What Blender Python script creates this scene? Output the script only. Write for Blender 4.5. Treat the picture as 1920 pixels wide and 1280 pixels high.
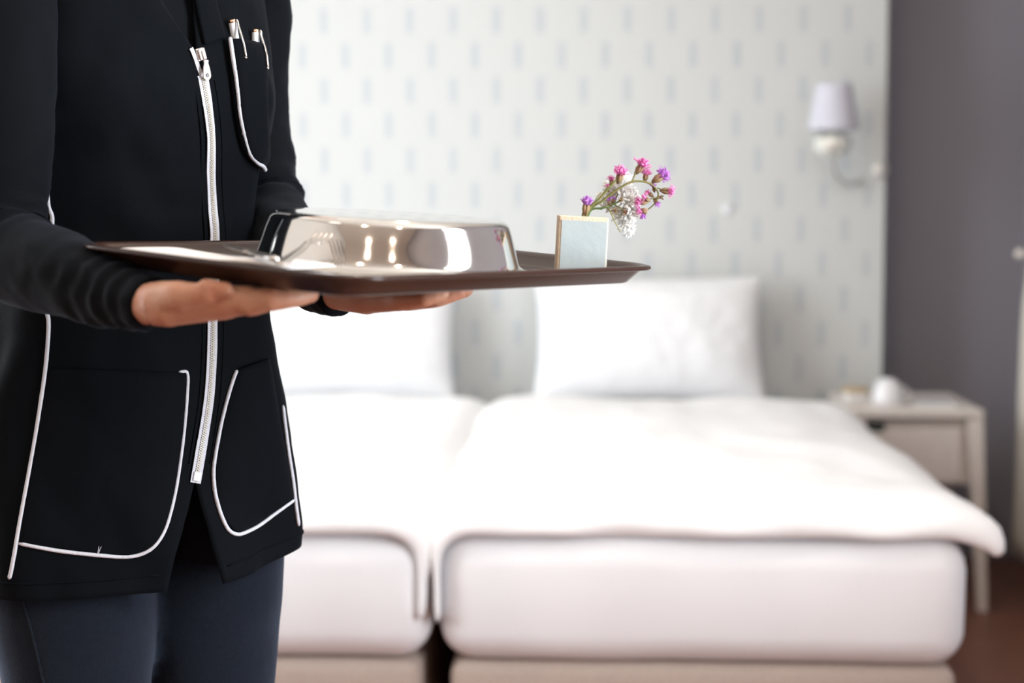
import bpy, bmesh, math, random
import numpy as np
from mathutils import Vector, Matrix, noise
from mathutils.bvhtree import BVHTree

for o in list(bpy.data.objects):
    bpy.data.objects.remove(o)
SC = bpy.context.scene
COL = SC.collection
R = math.radians
rnd = random.Random(7)

# ------------------------------------------------------------------ camera
F = 3105.0                       # focal length in pixels of the 1920x1280 frame
CAM_H = 1.053
PITCH = math.atan(240 / F)
YAW = R(2.84)
cd = bpy.data.cameras.new('camera')
cam = bpy.data.objects.new('camera', cd)
COL.objects.link(cam)
cam.location = (0, 0, CAM_H)
cam.rotation_euler = (R(90) - PITCH, 0, YAW)
cd.sensor_width = 36
cd.lens = F / 1920 * 36
cd.clip_start = 0.05
cd.dof.use_dof = True
cd.dof.focus_distance = 1.70
cd.dof.aperture_fstop = cd.lens / 18.5
cd.dof.aperture_blades = 0
SC.camera = cam
FW = Vector((-math.sin(YAW) * math.cos(PITCH), math.cos(YAW) * math.cos(PITCH), -math.sin(PITCH)))
RT = Vector((math.cos(YAW), math.sin(YAW), 0))
UP = RT.cross(FW)
CAM = Vector((0, 0, CAM_H))


def ray(px, py):
    return FW + RT * ((px - 960) / F) + UP * ((640 - py) / F)


def W(px, py, d):                # a point seen at (px, py), d metres deep
    return CAM + ray(px, py) * d


def pix(p):
    v = Vector(p) - CAM
    d = v.dot(FW)
    return 960 + F * v.dot(RT) / d, 640 - F * v.dot(UP) / d, d


def on_y(px, py, y):             # where the sight line meets the plane Y = y
    r = ray(px, py)
    return CAM + r * (y / r.y)


def on_z(px, py, z):
    r = ray(px, py)
    return CAM + r * ((z - CAM_H) / r.z)


# ------------------------------------------------------------------ exposure, world, lights
SC.view_settings.view_transform = 'Standard'
SC.view_settings.look = 'None'
SC.view_settings.gamma = 1
SC.view_settings.exposure = 0.31
SC.view_settings.use_curve_mapping = False
SC.cycles.use_denoising = True
SC.cycles.max_bounces = 10
SC.cycles.caustics_reflective = False
SC.cycles.caustics_refractive = False
SC.cycles.sample_clamp_indirect = 6

wd = bpy.data.worlds.new('world')
SC.world = wd
wd.use_nodes = True
wd.node_tree.nodes['Background'].inputs[0].default_value = (0.80, 0.90, 1.0, 1)
wd.node_tree.nodes['Background'].inputs[1].default_value = 1.0

LEFT_X, RIGHT_X, BACK_Y, NEAR_Y, CEIL = -1.95, 1.30, 5.12, -2.6, 2.62


def area(name, loc, rot, sx, sy, power, color, spread=180):
    ld = bpy.data.lights.new(name, 'AREA')
    ld.shape = 'RECTANGLE'
    ld.size, ld.size_y = sx, sy
    ld.energy = power
    ld.color = color
    ld.spread = R(spread)
    o = bpy.data.objects.new(name, ld)
    COL.objects.link(o)
    o.location = loc
    o.rotation_euler = rot
    return o


area('daylight_left', (LEFT_X - 0.07, 2.95, 1.45), (0, R(-90), 0), 1.86, 1.86, 58, (0.94, 0.975, 1.0))
area('daylight_right', (RIGHT_X + 0.07, 1.08, 1.35), (0, R(90), 0), 1.9, 0.60, 78, (0.90, 0.95, 1.0))


# ------------------------------------------------------------------ helpers
def link(name, me, mat=None, parent=None, smooth=True):
    o = bpy.data.objects.new(name, me)
    COL.objects.link(o)
    if mat is not None:
        me.materials.append(mat)
    if smooth:
        me.polygons.foreach_set('use_smooth', [True] * len(me.polygons))
    if parent is not None:
        o.parent = parent
        o.matrix_parent_inverse = parent.matrix_world.inverted() if parent.type != 'EMPTY' else Matrix()
    return o


def mesh(name, vf, mat=None, parent=None, smooth=True, recalc=True):
    me = bpy.data.meshes.new(name)
    me.from_pydata([tuple(v) for v in vf[0]], [], vf[1])
    if recalc:
        bm = bmesh.new()
        bm.from_mesh(me)
        bmesh.ops.recalc_face_normals(bm, faces=bm.faces)
        bm.to_mesh(me)
        bm.free()
    me.update()
    return link(name, me, mat, parent, smooth)


def empty(name, loc=(0, 0, 0), rz=0):
    o = bpy.data.objects.new(name, None)
    COL.objects.link(o)
    o.empty_display_size = 0.05
    o.location = loc
    o.rotation_euler = (0, 0, rz)
    return o


def tag(o, label=None, cat=None, group=None, kind=None):
    if label:
        o['label'] = label
    if cat:
        o['category'] = cat
    if group:
        o['group'] = group
    if kind:
        o['kind'] = kind
    return o


def join(*vfs):
    V, Fs = [], []
    for v, f in vfs:
        n = len(V)
        V += list(v)
        Fs += [tuple(i + n for i in q) for q in f]
    return V, Fs


def xf(vf, m):
    return [m @ Vector(v) for v in vf[0]], vf[1]


def box(x0, x1, y0, y1, z0, z1, bev=0.0, seg=2):
    bm = bmesh.new()
    bmesh.ops.create_cube(bm, size=1)
    for v in bm.verts:
        v.co = Vector(((x0 + x1) / 2 + v.co.x * (x1 - x0), (y0 + y1) / 2 + v.co.y * (y1 - y0), (z0 + z1) / 2 + v.co.z * (z1 - z0)))
    if bev > 0:
        bmesh.ops.bevel(bm, geom=list(bm.edges), offset=bev, segments=seg, profile=0.5, affect='EDGES')
    bm.verts.index_update()
    r = [v.co.copy() for v in bm.verts], [tuple(v.index for v in f.verts) for f in bm.faces]
    bm.free()
    return r


def lathe(prof, n=48, cap0=True, cap1=True):
    V, Fs = [], []
    for r, z in prof:
        for k in range(n):
            a = 2 * math.pi * k / n
            V.append(Vector((r * math.cos(a), r * math.sin(a), z)))
    for i in range(len(prof) - 1):
        for k in range(n):
            k2 = (k + 1) % n
            Fs.append((i * n + k, i * n + k2, (i + 1) * n + k2, (i + 1) * n + k))
    if cap0:
        Fs.append(tuple(range(n))[::-1])
    if cap1:
        m = (len(prof) - 1) * n
        Fs.append(tuple(m + k for k in range(n)))
    return V, Fs


def tube(pts, rad, n=10, caps=True, flat=1.0, up=None, fn=None):
    pts = [Vector(p) for p in pts]
    if not hasattr(rad, '__len__'):
        rad = [rad] * len(pts)
    V, Fs = [], []
    t0 = (pts[1] - pts[0]).normalized()
    u = Vector(up) if up is not None else (Vector((0, 0, 1)) if abs(t0.z) < 0.9 else Vector((1, 0, 0)))
    for i, p in enumerate(pts):
        a = pts[max(0, i - 1)]
        b = pts[min(len(pts) - 1, i + 1)]
        t = (b - a).normalized()
        u = (u - t * u.dot(t)).normalized()
        w = t.cross(u)
        for k in range(n):
            an = 2 * math.pi * k / n
            rr = rad[i] * (fn(i, an) if fn else 1.0)
            V.append(p + u * (rr * math.cos(an) * flat) + w * (rr * math.sin(an)))
    for i in range(len(pts) - 1):
        for k in range(n):
            k2 = (k + 1) % n
            Fs.append((i * n + k, i * n + k2, (i + 1) * n + k2, (i + 1) * n + k))
    if caps:
        Fs.append(tuple(range(n))[::-1])
        m = (len(pts) - 1) * n
        Fs.append(tuple(m + k for k in range(n)))
    return V, Fs


def spline(pts, per=6):
    """Catmull-Rom through tuples of any length."""
    P = [np.array(p, float) for p in pts]
    P = [2 * P[0] - P[1]] + P + [2 * P[-1] - P[-2]]
    out = []
    for i in range(1, len(P) - 2):
        p0, p1, p2, p3 = P[i - 1:i + 3]
        for k in range(per):
            t = k / per
            out.append(0.5 * (2 * p1 + (p2 - p0) * t + (2 * p0 - 5 * p1 + 4 * p2 - p3) * t * t + (3 * p1 - p0 - 3 * p2 + p3) * t ** 3))
    out.append(P[-2])
    return out


def sphere(c, r, n=12, m=8, sc=(1, 1, 1), mat=None):
    c = Vector(c)
    V = [Vector((0, 0, 1))]
    for i in range(1, m):
        th = math.pi * i / m
        for k in range(n):
            a = 2 * math.pi * k / n
            V.append(Vector((math.sin(th) * math.cos(a), math.sin(th) * math.sin(a), math.cos(th))))
    V.append(Vector((0, 0, -1)))
    Fs = [(0, 1 + k, 1 + (k + 1) % n) for k in range(n)]
    for i in range(m - 2):
        for k in range(n):
            a, b = 1 + i * n + k, 1 + i * n + (k + 1) % n
            Fs.append((a, a + n, b + n, b))
    L = len(V) - 1
    s = 1 + (m - 2) * n
    Fs += [(L, s + (k + 1) % n, s + k) for k in range(n)]
    V = [Vector((v.x * sc[0] * r, v.y * sc[1] * r, v.z * sc[2] * r)) for v in V]
    if mat:
        V = [mat @ v for v in V]
    return [c + v for v in V], Fs


def capsule(a, b, ra, rb, n=14):
    """A tapered limb with round ends."""
    a, b = Vector(a), Vector(b)
    t = (b - a).normalized()
    pts, rad = [], []
    for k in range(5):
        an = math.pi / 2 * (1 - k / 4)
        pts.append(a - t * ra * math.sin(an)); rad.append(max(ra * math.cos(an), 1e-4))
    for k in range(5):
        an = math.pi / 2 * k / 4
        pts.append(b + t * rb * math.sin(an)); rad.append(max(rb * math.cos(an), 1e-4))
    return tube(pts, rad, n)


def remesh(vf, voxel, smooth_it=6, factor=0.5):
    me = bpy.data.meshes.new('tmp')
    me.from_pydata([tuple(v) for v in vf[0]], [], vf[1])
    o = bpy.data.objects.new('tmp', me)
    COL.objects.link(o)
    m = o.modifiers.new('r', 'REMESH')
    m.mode = 'VOXEL'
    m.voxel_size = voxel
    s = o.modifiers.new('s', 'SMOOTH')
    s.iterations = smooth_it
    s.factor = factor
    dg = bpy.context.evaluated_depsgraph_get()
    ev = o.evaluated_get(dg)
    out = bpy.data.meshes.new_from_object(ev)
    bpy.data.objects.remove(o)
    bpy.data.meshes.remove(me)
    return out


def grid_faces(nr, nc, wrap=False):
    Fs = []
    for i in range(nr - 1):
        for k in range(nc if wrap else nc - 1):
            k2 = (k + 1) % nc
            Fs.append((i * nc + k, i * nc + k2, (i + 1) * nc + k2, (i + 1) * nc + k))
    return Fs


def thicken(V, N, Fs, t):
    """closed sheet: offset V along N by t, and rim faces along boundary edges."""
    n = len(V)
    V2 = [v + nn * t for v, nn in zip(V, N)]
    out = [tuple(f) for f in Fs] + [tuple(i + n for i in reversed(f)) for f in Fs]
    cnt = {}
    for f in Fs:
        for i in range(len(f)):
            a, b = f[i], f[(i + 1) % len(f)]
            k = (min(a, b), max(a, b))
            cnt.setdefault(k, []).append((a, b))
    for k, l in cnt.items():
        if len(l) == 1:
            a, b = l[0]
            out.append((b, a, a + n, b + n))
    return list(V) + V2, out


# ------------------------------------------------------------------ materials
def mat(name, color, rough=0.5, metal=0.0, spec=0.5, sheen=0.0, sheen_tint=None, coat=0.0, var=0.0, var_scale=8.0, bump=0.0, bump_scale=60.0,
        trans=0.0, sss=0.0, stretch=None, dark=None):
    m = bpy.data.materials.new(name)
    m.use_nodes = True
    nt = m.node_tree
    b = nt.nodes['Principled BSDF']
    b.inputs['Base Color'].default_value = (*color, 1)
    b.inputs['Roughness'].default_value = rough
    b.inputs['Metallic'].default_value = metal
    b.inputs['Specular IOR Level'].default_value = spec
    b.inputs['Sheen Weight'].default_value = sheen
    if sheen_tint:
        b.inputs['Sheen Tint'].default_value = (*sheen_tint, 1)
    b.inputs['Coat Weight'].default_value = coat
    b.inputs['Transmission Weight'].default_value = trans
    if sss:
        b.inputs['Subsurface Weight'].default_value = sss
        b.inputs['Subsurface Radius'].default_value = (0.012, 0.005, 0.003)
        b.inputs['Subsurface Scale'].default_value = 1.0
    tc = nt.nodes.new('ShaderNodeTexCoord')
    src = tc.outputs['Object']
    if stretch:
        mp = nt.nodes.new('ShaderNodeMapping')
        mp.inputs['Scale'].default_value = stretch
        nt.links.new(src, mp.inputs['Vector'])
        src = mp.outputs['Vector']
    if var > 0:
        nz = nt.nodes.new('ShaderNodeTexNoise')
        nz.inputs['Scale'].default_value = var_scale
        nz.inputs['Detail'].default_value = 6
        nt.links.new(src, nz.inputs['Vector'])
        rp = nt.nodes.new('ShaderNodeValToRGB')
        d = dark or tuple(c * (1 - var) for c in color)
        rp.color_ramp.elements[0].position = 0.3
        rp.color_ramp.elements[0].color = (*d, 1)
        rp.color_ramp.elements[1].position = 0.7
        rp.color_ramp.elements[1].color = (*color, 1)
        nt.links.new(nz.outputs['Fac'], rp.inputs['Fac'])
        nt.links.new(rp.outputs['Color'], b.inputs['Base Color'])
    if bump > 0:
        n2 = nt.nodes.new('ShaderNodeTexNoise')
        n2.inputs['Scale'].default_value = bump_scale
        n2.inputs['Detail'].default_value = 5
        nt.links.new(src, n2.inputs['Vector'])
        bp = nt.nodes.new('ShaderNodeBump')
        bp.inputs['Strength'].default_value = bump
        bp.inputs['Distance'].default_value = 0.004
        nt.links.new(n2.outputs['Fac'], bp.inputs['Height'])
        nt.links.new(bp.outputs['Normal'], b.inputs['Normal'])
    return m


M = {}
M['tunic'] = mat('tunic_cotton', (0.0022, 0.0032, 0.0050), 0.8, spec=0.07, sheen=0.02, sheen_tint=(0.6, 0.75, 1.0), bump=0.28, bump_scale=26, var=0.25, var_scale=300)
M['shirt'] = mat('shirt_jersey', (0.0026, 0.0032, 0.0048), 0.8, spec=0.08, sheen=0.045, sheen_tint=(0.6, 0.75, 1.0), bump=0.2, bump_scale=45, var=0.2, var_scale=400)
M['denim'] = mat('denim', (0.0065, 0.0092, 0.0150), 0.85, spec=0.06, sheen=0.28, sheen_tint=(0.55, 0.7, 1.0), var=0.35, var_scale=260, bump=0.15, bump_scale=500)
M['piping'] = mat('white_piping', (0.60, 0.61, 0.66), 0.6, bump=0.3, bump_scale=300)
M['tape'] = mat('zipper_tape', (0.58, 0.59, 0.65), 0.75, bump=0.3, bump_scale=900)
M['teeth'] = mat('zipper_teeth', (0.48, 0.44, 0.36), 0.4)
M['slider'] = mat('zipper_pull', (0.75, 0.66, 0.63), 0.28, metal=0.35)
M['skin'] = mat('skin', (0.52, 0.285, 0.19), 0.5, spec=0.4, sss=0.12, var=0.35, var_scale=38, dark=(0.47, 0.20, 0.12), bump=0.25, bump_scale=110)
M['hair'] = mat('hair', (0.03, 0.018, 0.012), 0.45, bump=0.5, bump_scale=90, stretch=(1, 1, 0.1))
M['shoe'] = mat('shoe_leather', (0.01, 0.01, 0.01), 0.4)
M['pen_white'] = mat('pen_barrel', (0.80, 0.82, 0.86), 0.25, coat=0.5)
M['gold'] = mat('pen_ring', (0.85, 0.55, 0.38), 0.25, metal=1.0)
M['chrome'] = mat('chrome', (0.80, 0.78, 0.76), 0.12, metal=1.0)
M['steel'] = mat('cloche_steel', (0.80, 0.77, 0.73), 0.075, metal=1.0, var=0.05, var_scale=40)
M['cutlery'] = mat('cutlery_steel', (0.62, 0.58, 0.55), 0.22, metal=1.0)
M['tray'] = mat('tray_plastic', (0.034, 0.0150, 0.0100), 0.24, spec=0.30, bump=0.04, bump_scale=700)
M['napkin'] = mat('napkin_cotton', (0.86, 0.82, 0.80), 0.9, bump=0.25, bump_scale=160)
M['glaze'] = mat('vase_glaze', (0.46, 0.515, 0.515), 0.4, var=0.12, var_scale=45, bump=0.08, bump_scale=160, dark=(0.42, 0.485, 0.505))
M['clay'] = mat('vase_clay', (0.82, 0.64, 0.47), 0.75, var=0.2, var_scale=90, bump=0.3, bump_scale=300)
M['stem'] = mat('flower_stem', (0.28, 0.23, 0.075), 0.6, var=0.4, var_scale=90, dark=(0.14, 0.18, 0.05))
M['leaf'] = mat('flower_leaf', (0.16, 0.26, 0.09), 0.6)
M['calyx'] = mat('flower_calyx', (0.27, 0.24, 0.10), 0.7, var=0.6, var_scale=240, dark=(0.30, 0.12, 0.09))
M['petal_pink'] = mat('petal_pink', (0.82, 0.22, 0.60), 0.6, var=0.5, var_scale=160, dark=(0.90, 0.46, 0.74))
M['petal_violet'] = mat('petal_violet', (0.58, 0.20, 0.70), 0.6, var=0.5, var_scale=160, dark=(0.74, 0.42, 0.82))
M['petal_white'] = mat('petal_white', (0.96, 0.955, 0.94), 0.7)
M['sheet'] = mat('white_sheet', (0.82, 0.825, 0.85), 0.9, bump=0.25, bump_scale=7)
M['duvet'] = mat('duvet_cotton', (0.88, 0.88, 0.89), 0.9, bump=0.3, bump_scale=9)
M['pillow'] = mat('pillow_cotton', (0.86, 0.87, 0.89), 0.9, bump=0.3, bump_scale=11)
M['base'] = mat('bed_base_fabric', (0.46, 0.37, 0.32), 0.9, var=0.12, var_scale=200, bump=0.25, bump_scale=500)
M['leg'] = mat('bed_leg', (0.55, 0.52, 0.48), 0.4)
M['grey'] = mat('grey_paint', (0.31, 0.30, 0.335), 0.75, bump=0.05, bump_scale=200)
M['white_paint'] = mat('white_paint', (0.74, 0.72, 0.69), 0.85)
M['cream_paint'] = mat('cream_paint', (0.62, 0.58, 0.52), 0.85)
M['ceiling'] = mat('ceiling_paint', (0.80, 0.76, 0.69), 0.9)
M['lacquer'] = mat('nightstand_lacquer', (0.76, 0.70, 0.66), 0.4, var=0.06, var_scale=30)
M['gap_shade'] = mat('recess_shade', (0.02, 0.035, 0.03), 0.6)
M['shade'] = mat('lamp_shade_fabric', (0.62, 0.62, 0.70), 0.85, bump=0.2, bump_scale=500)
M['crystal'] = mat('crystal_metal', (0.92, 0.92, 0.87), 0.12, metal=0.55)
M['satin'] = mat('satin_nickel', (0.78, 0.77, 0.75), 0.35, metal=0.6)
M['ceramic'] = mat('white_ceramic', (0.80, 0.80, 0.83), 0.25, coat=0.3)
M['brass'] = mat('tan_card', (0.62, 0.47, 0.28), 0.5, var=0.3, var_scale=40)
M['paper'] = mat('paper', (0.80, 0.80, 0.80), 0.8)
M['curtain'] = mat('curtain_linen', (0.56, 0.53, 0.48), 0.9, bump=0.2, bump_scale=300)
M['wood'] = mat('floor_wood', (0.29, 0.115, 0.070), 0.42, var=0.55, var_scale=5, stretch=(1.2, 22, 1), bump=0.05, bump_scale=12)
M['joint'] = mat('floor_joint', (0.02, 0.01, 0.008), 0.8)


def wallpaper():
    m = bpy.data.materials.new('wallpaper')
    m.use_nodes = True
    nt = m.node_tree
    N, L = nt.nodes, nt.links
    b = N['Principled BSDF']
    b.inputs['Roughness'].default_value = 0.7
    b.inputs['Specular IOR Level'].default_value = 0.3
    tc = N.new('ShaderNodeTexCoord')
    sp = N.new('ShaderNodeSeparateXYZ')
    L.new(tc.outputs['Object'], sp.inputs[0])

    def op(o, a, c=None, d=None):
        n = N.new('ShaderNodeMath')
        n.operation = o
        for i, v in enumerate((a, c, d)):
            if v is None:
                continue
            if isinstance(v, (int, float)):
                n.inputs[i].default_value = v
            else:
                L.new(v, n.inputs[i])
        return n.outputs[0]
    PX, PZ = 0.1268, 0.1012
    a = on_y(1259, 36, 4.87)
    zz = op('ADD', op('DIVIDE', op('SUBTRACT', sp.outputs['Z'], a.z), PZ), 100.5)
    row = op('FLOOR', zz)
    odd = op('MODULO', row, 2.0)
    xx = op('ADD', op('ADD', op('DIVIDE', op('SUBTRACT', sp.outputs['X'], a.x), PX), 100.5), op('MULTIPLY', odd, 0.5))
    fx = op('ABSOLUTE', op('SUBTRACT', op('FRACT', xx), 0.5))
    fz = op('ABSOLUTE', op('SUBTRACT', op('FRACT', zz), 0.5))
    nz = N.new('ShaderNodeTexNoise')
    nz.inputs['Scale'].default_value = 120
    mp = N.new('ShaderNodeMapping')
    mp.inputs['Scale'].default_value = (1, 1, 0.08)
    L.new(tc.outputs['Object'], mp.inputs[0])
    L.new(mp.outputs[0], nz.inputs['Vector'])
    ex = N.new('ShaderNodeMapRange')
    ex.interpolation_type = 'SMOOTHSTEP'
    ex.inputs[1].default_value, ex.inputs[2].default_value = 0.125, 0.05
    ex.inputs[3].default_value, ex.inputs[4].default_value = 0, 1
    L.new(fx, ex.inputs[0])
    ez = N.new('ShaderNodeMapRange')
    ez.interpolation_type = 'SMOOTHSTEP'
    ez.inputs[1].default_value, ez.inputs[2].default_value = 0.45, 0.28
    ez.inputs[3].default_value, ez.inputs[4].default_value = 0, 1
    L.new(fz, ez.inputs[0])
    f = op('MULTIPLY', op('MULTIPLY', ex.outputs[0], ez.outputs[0]), op('ADD', op('MULTIPLY', nz.outputs['Fac'], 0.7), 0.45))
    mx = N.new('ShaderNodeMix')
    mx.data_type = 'RGBA'
    L.new(f, mx.inputs[0])
    mx.inputs[6].default_value = (0.640, 0.655, 0.648, 1)
    mx.inputs[7].default_value = (0.505, 0.545, 0.575, 1)
    L.new(mx.outputs[2], b.inputs['Base Color'])
    return m


M['wallpaper'] = wallpaper()


def translucent(m, color, f):
    nt = m.node_tree
    out = [n for n in nt.nodes if n.type == 'OUTPUT_MATERIAL'][0]
    t = nt.nodes.new('ShaderNodeBsdfTranslucent')
    t.inputs[0].default_value = (*color, 1)
    x = nt.nodes.new('ShaderNodeMixShader')
    x.inputs[0].default_value = f
    nt.links.new(nt.nodes['Principled BSDF'].outputs[0], x.inputs[1])
    nt.links.new(t.outputs[0], x.inputs[2])
    nt.links.new(x.outputs[0], out.inputs[0])


translucent(M['petal_white'], (0.97, 0.965, 0.95), 0.5)
translucent(M['petal_pink'], (0.86, 0.28, 0.62), 0.40)
translucent(M['petal_violet'], (0.66, 0.26, 0.78), 0.40)


def emission(name, color, strength):
    m = bpy.data.materials.new(name)
    m.use_nodes = True
    nt = m.node_tree
    nt.nodes.clear()
    e = nt.nodes.new('ShaderNodeEmission')
    e.inputs[0].default_value = (*color, 1)
    e.inputs[1].default_value = strength
    o = nt.nodes.new('ShaderNodeOutputMaterial')
    nt.links.new(e.outputs[0], o.inputs[0])
    return m


# ------------------------------------------------------------------ room shell
PANEL_Y = 4.87
fl = mesh('floor', box(LEFT_X, RIGHT_X, NEAR_Y, BACK_Y, -0.05, -0.008), M['joint'], smooth=False)
tag(fl, 'dark reddish brown wooden plank floor', kind='structure')
PW = 0.137
shared = {}
nrow = int((BACK_Y - NEAR_Y) / PW)
for i in range(nrow + 1):
    y0 = NEAR_Y + i * PW
    x = LEFT_X - rnd.random() * 0.9
    while x < RIGHT_X:
        ln = rnd.choice((0.9, 1.2, 1.5))
        xa, xb = max(x, LEFT_X + 0.002), min(x + ln, RIGHT_X - 0.002)
        x += ln
        if xb - xa < 0.05 or y0 + PW > BACK_Y:
            continue
        key = round(xb - xa, 3)
        if key not in shared:
            me = bpy.data.meshes.new('plank')
            v = box(-(xb - xa) / 2 + 0.0012, (xb - xa) / 2 - 0.0012, -PW / 2 + 0.0012, PW / 2 - 0.0012, -0.0075, 0.0)
            me.from_pydata([tuple(p) for p in v[0]], [], v[1])
            me.materials.append(M['wood'])
            shared[key] = me
        o = bpy.data.objects.new('plank', shared[key])
        COL.objects.link(o)
        o.location = ((xa + xb) / 2, y0 + PW / 2, 0)
        o.parent = fl

tag(mesh('ceiling', box(LEFT_X, RIGHT_X, NEAR_Y, BACK_Y, CEIL, CEIL + 0.1), M['ceiling'], smooth=False), 'plain pale ceiling', kind='structure')
tag(mesh('wall_back', box(LEFT_X - 0.1, RIGHT_X + 0.1, BACK_Y, BACK_Y + 0.1, -0.05, CEIL), M['grey'], smooth=False), 'flat grey painted wall behind the nightstand', kind='structure')
pe = on_y(1658, 400, PANEL_Y)
tag(mesh('wall_headboard', box(LEFT_X, pe.x, PANEL_Y, BACK_Y, 0, CEIL), M['wallpaper'], smooth=False), 'pale wallpapered wall panel with staggered grey blue dashes behind the beds', kind='structure')
# left and right walls leave real openings for the windows
LW = (2.0, 3.9, 0.50, 2.40)
RW = (0.76, 1.40, 0.38, 2.32)


def wall_with_opening(name, xa, xb, op, m, label):
    y0, y1, z0, z1 = op
    return tag(mesh(name, join(box(xa, xb, NEAR_Y, y0, -0.05, CEIL), box(xa, xb, y1, BACK_Y, -0.05, CEIL), box(xa, xb, y0, y1, -0.05, z0), box(xa, xb, y0, y1, z1, CEIL)),
                    m, smooth=False), label, kind='structure')


wall_with_opening('wall_left', LEFT_X - 0.12, LEFT_X, LW, M['white_paint'], 'white side wall with a window beside the beds')
wall_with_opening('wall_right', RIGHT_X, RIGHT_X + 0.12, RW, M['grey'], 'grey side wall with a window')
tag(mesh('wall_front', box(LEFT_X, RIGHT_X, NEAR_Y - 0.1, NEAR_Y, -0.05, CEIL), M['cream_paint'], smooth=False), 'cream wall behind the viewer', kind='structure')


def window(n, xa, xb, op):
    y0, y1, z0, z1 = op
    t = 0.045
    ym = (y0 + y1) / 2
    w = tag(mesh('window_%d' % n, join(box(xa, xb, ym - 0.022, ym + 0.022, z0 + t, z1 - t), box(xa, xb, y0, y0 + t, z0, z1), box(xa, xb, y1 - t, y1, z0, z1), box(xa, xb, y0 + t, y1 - t, z0, z0 + t), box(xa, xb, y0 + t, y1 - t, z1 - t, z1)),
                 M['white_paint'], smooth=False), 'white framed window', kind='structure')
    return w


window(1, LEFT_X - 0.055, LEFT_X - 0.005, LW)
window(2, RIGHT_X + 0.005, RIGHT_X + 0.055, RW)
# ceiling downlights, warm
warm = emission('warm_lamp', (1.0, 0.66, 0.36), 32)
dl = None
for i, (x, y) in enumerate(((-0.75, -0.3), (0.45, -0.3), (-0.75, -1.5), (0.45, -1.5), (-0.1, 2.4))):
    r = empty('ceiling_downlight', (x, y, CEIL))
    tag(r, ['round recessed warm ceiling downlight nearest the left window', 'round recessed warm ceiling downlight nearest the right window', 'round recessed warm ceiling downlight in the far left corner behind the viewer', 'round recessed warm ceiling downlight in the far right corner behind the viewer', 'round recessed warm ceiling downlight above the foot of the beds'][i], 'ceiling light', 'recessed ceiling downlights')
    mesh('ring', lathe([(0.045, -0.001), (0.045, -0.006), (0.06, -0.008), (0.062, -0.001)], 28, False, False), M['white_paint'], r)
    ld = bpy.data.lights.new('downlight_beam', 'AREA')
    ld.shape, ld.size, ld.energy, ld.color = 'DISK', 0.085, 7.0, (1.0, 0.84, 0.68)
    lo = bpy.data.objects.new('downlight_beam', ld)
    COL.objects.link(lo)
    lo.parent = r
    lo.location = (0, 0, -0.010)
    mesh('bulb', lathe([(0.002, -0.002), (0.045, -0.002), (0.045, -0.004), (0.002, -0.004)], 28), warm, r)
cl = empty('ceiling_lamp', (-1.35, 0.75, CEIL))
tag(cl, 'large round frosted white flush ceiling lamp', 'ceiling light')
mesh('base_ring', lathe([(0.20, 0.0), (0.23, -0.001), (0.23, -0.03), (0.20, -0.03)], 40, False, False), M['satin'], cl)
mesh('diffuser', lathe([(0.001, -0.075), (0.10, -0.07), (0.17, -0.055), (0.199, -0.03), (0.199, -0.003)], 40), emission('lamp_glow', (1.0, 0.95, 0.88), 2.6), cl)


# ------------------------------------------------------------------ beds
FOOT = on_y(1815, 1020, 2.84)        # right front corner of the right mattress
MT, MB = 0.496, 0.268                # mattress top and bottom
foot_y = 2.83
xR1 = on_y(1815, 1100, foot_y).x
xR0 = on_y(829, 1100, foot_y).x
xL1 = on_y(797, 1100, foot_y).x
BW = xR1 - xR0
xL0 = xL1 - BW
print('bed width', BW, xL0, xL1, xR0, xR1)


def puffy(x0, x1, y0, y1, z0, z1, rad, amp, seed, nx=44, ny=70, nz=9):
    """rounded slab (superellipsoid-like edges) with soft unevenness"""
    bm = bmesh.new()
    bmesh.ops.create_cube(bm, size=1)
    for v in bm.verts:
        v.co = Vector(((x0 + x1) / 2 + v.co.x * (x1 - x0), (y0 + y1) / 2 + v.co.y * (y1 - y0), (z0 + z1) / 2 + v.co.z * (z1 - z0)))
    bmesh.ops.bevel(bm, geom=list(bm.edges), offset=rad, segments=6, profile=0.5, affect='EDGES')
    bmesh.ops.subdivide_edges(bm, edges=[e for e in bm.edges if e.calc_length() > 0.3], cuts=28, use_grid_fill=True)
    for v in bm.verts:
        d = noise.noise(Vector((v.co.x * 2.6 + seed, v.co.y * 2.6, v.co.z * 6))) * amp
        d += noise.noise(Vector((v.co.x * 9 + seed, v.co.y * 9, v.co.z * 11))) * amp * 0.35
        v.co += v.co.normalized() * 0 + Vector((0, -1, 0)) * (d if v.co.y < y0 + rad else 0)
        if v.co.z > z1 - rad:
            v.co.z += d
        # belly of the sides
        t = (v.co.z - z0) / (z1 - z0)
        if v.co.y < y0 + rad * 1.5:
            v.co.y -= 0.006 * math.sin(math.pi * min(1, max(0, t)))
        cx = (x0 + x1) / 2
        if abs(v.co.x - cx) > (x1 - x0) / 2 - rad * 1.2:
            v.co.x += math.copysign(0.008 * math.sin(math.pi * min(1, max(0, t))), v.co.x - cx)
    bm.verts.index_update()
    r = [v.co.copy() for v in bm.verts], [tuple(v.index for v in f.verts) for f in bm.faces]
    bm.free()
    return r


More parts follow.
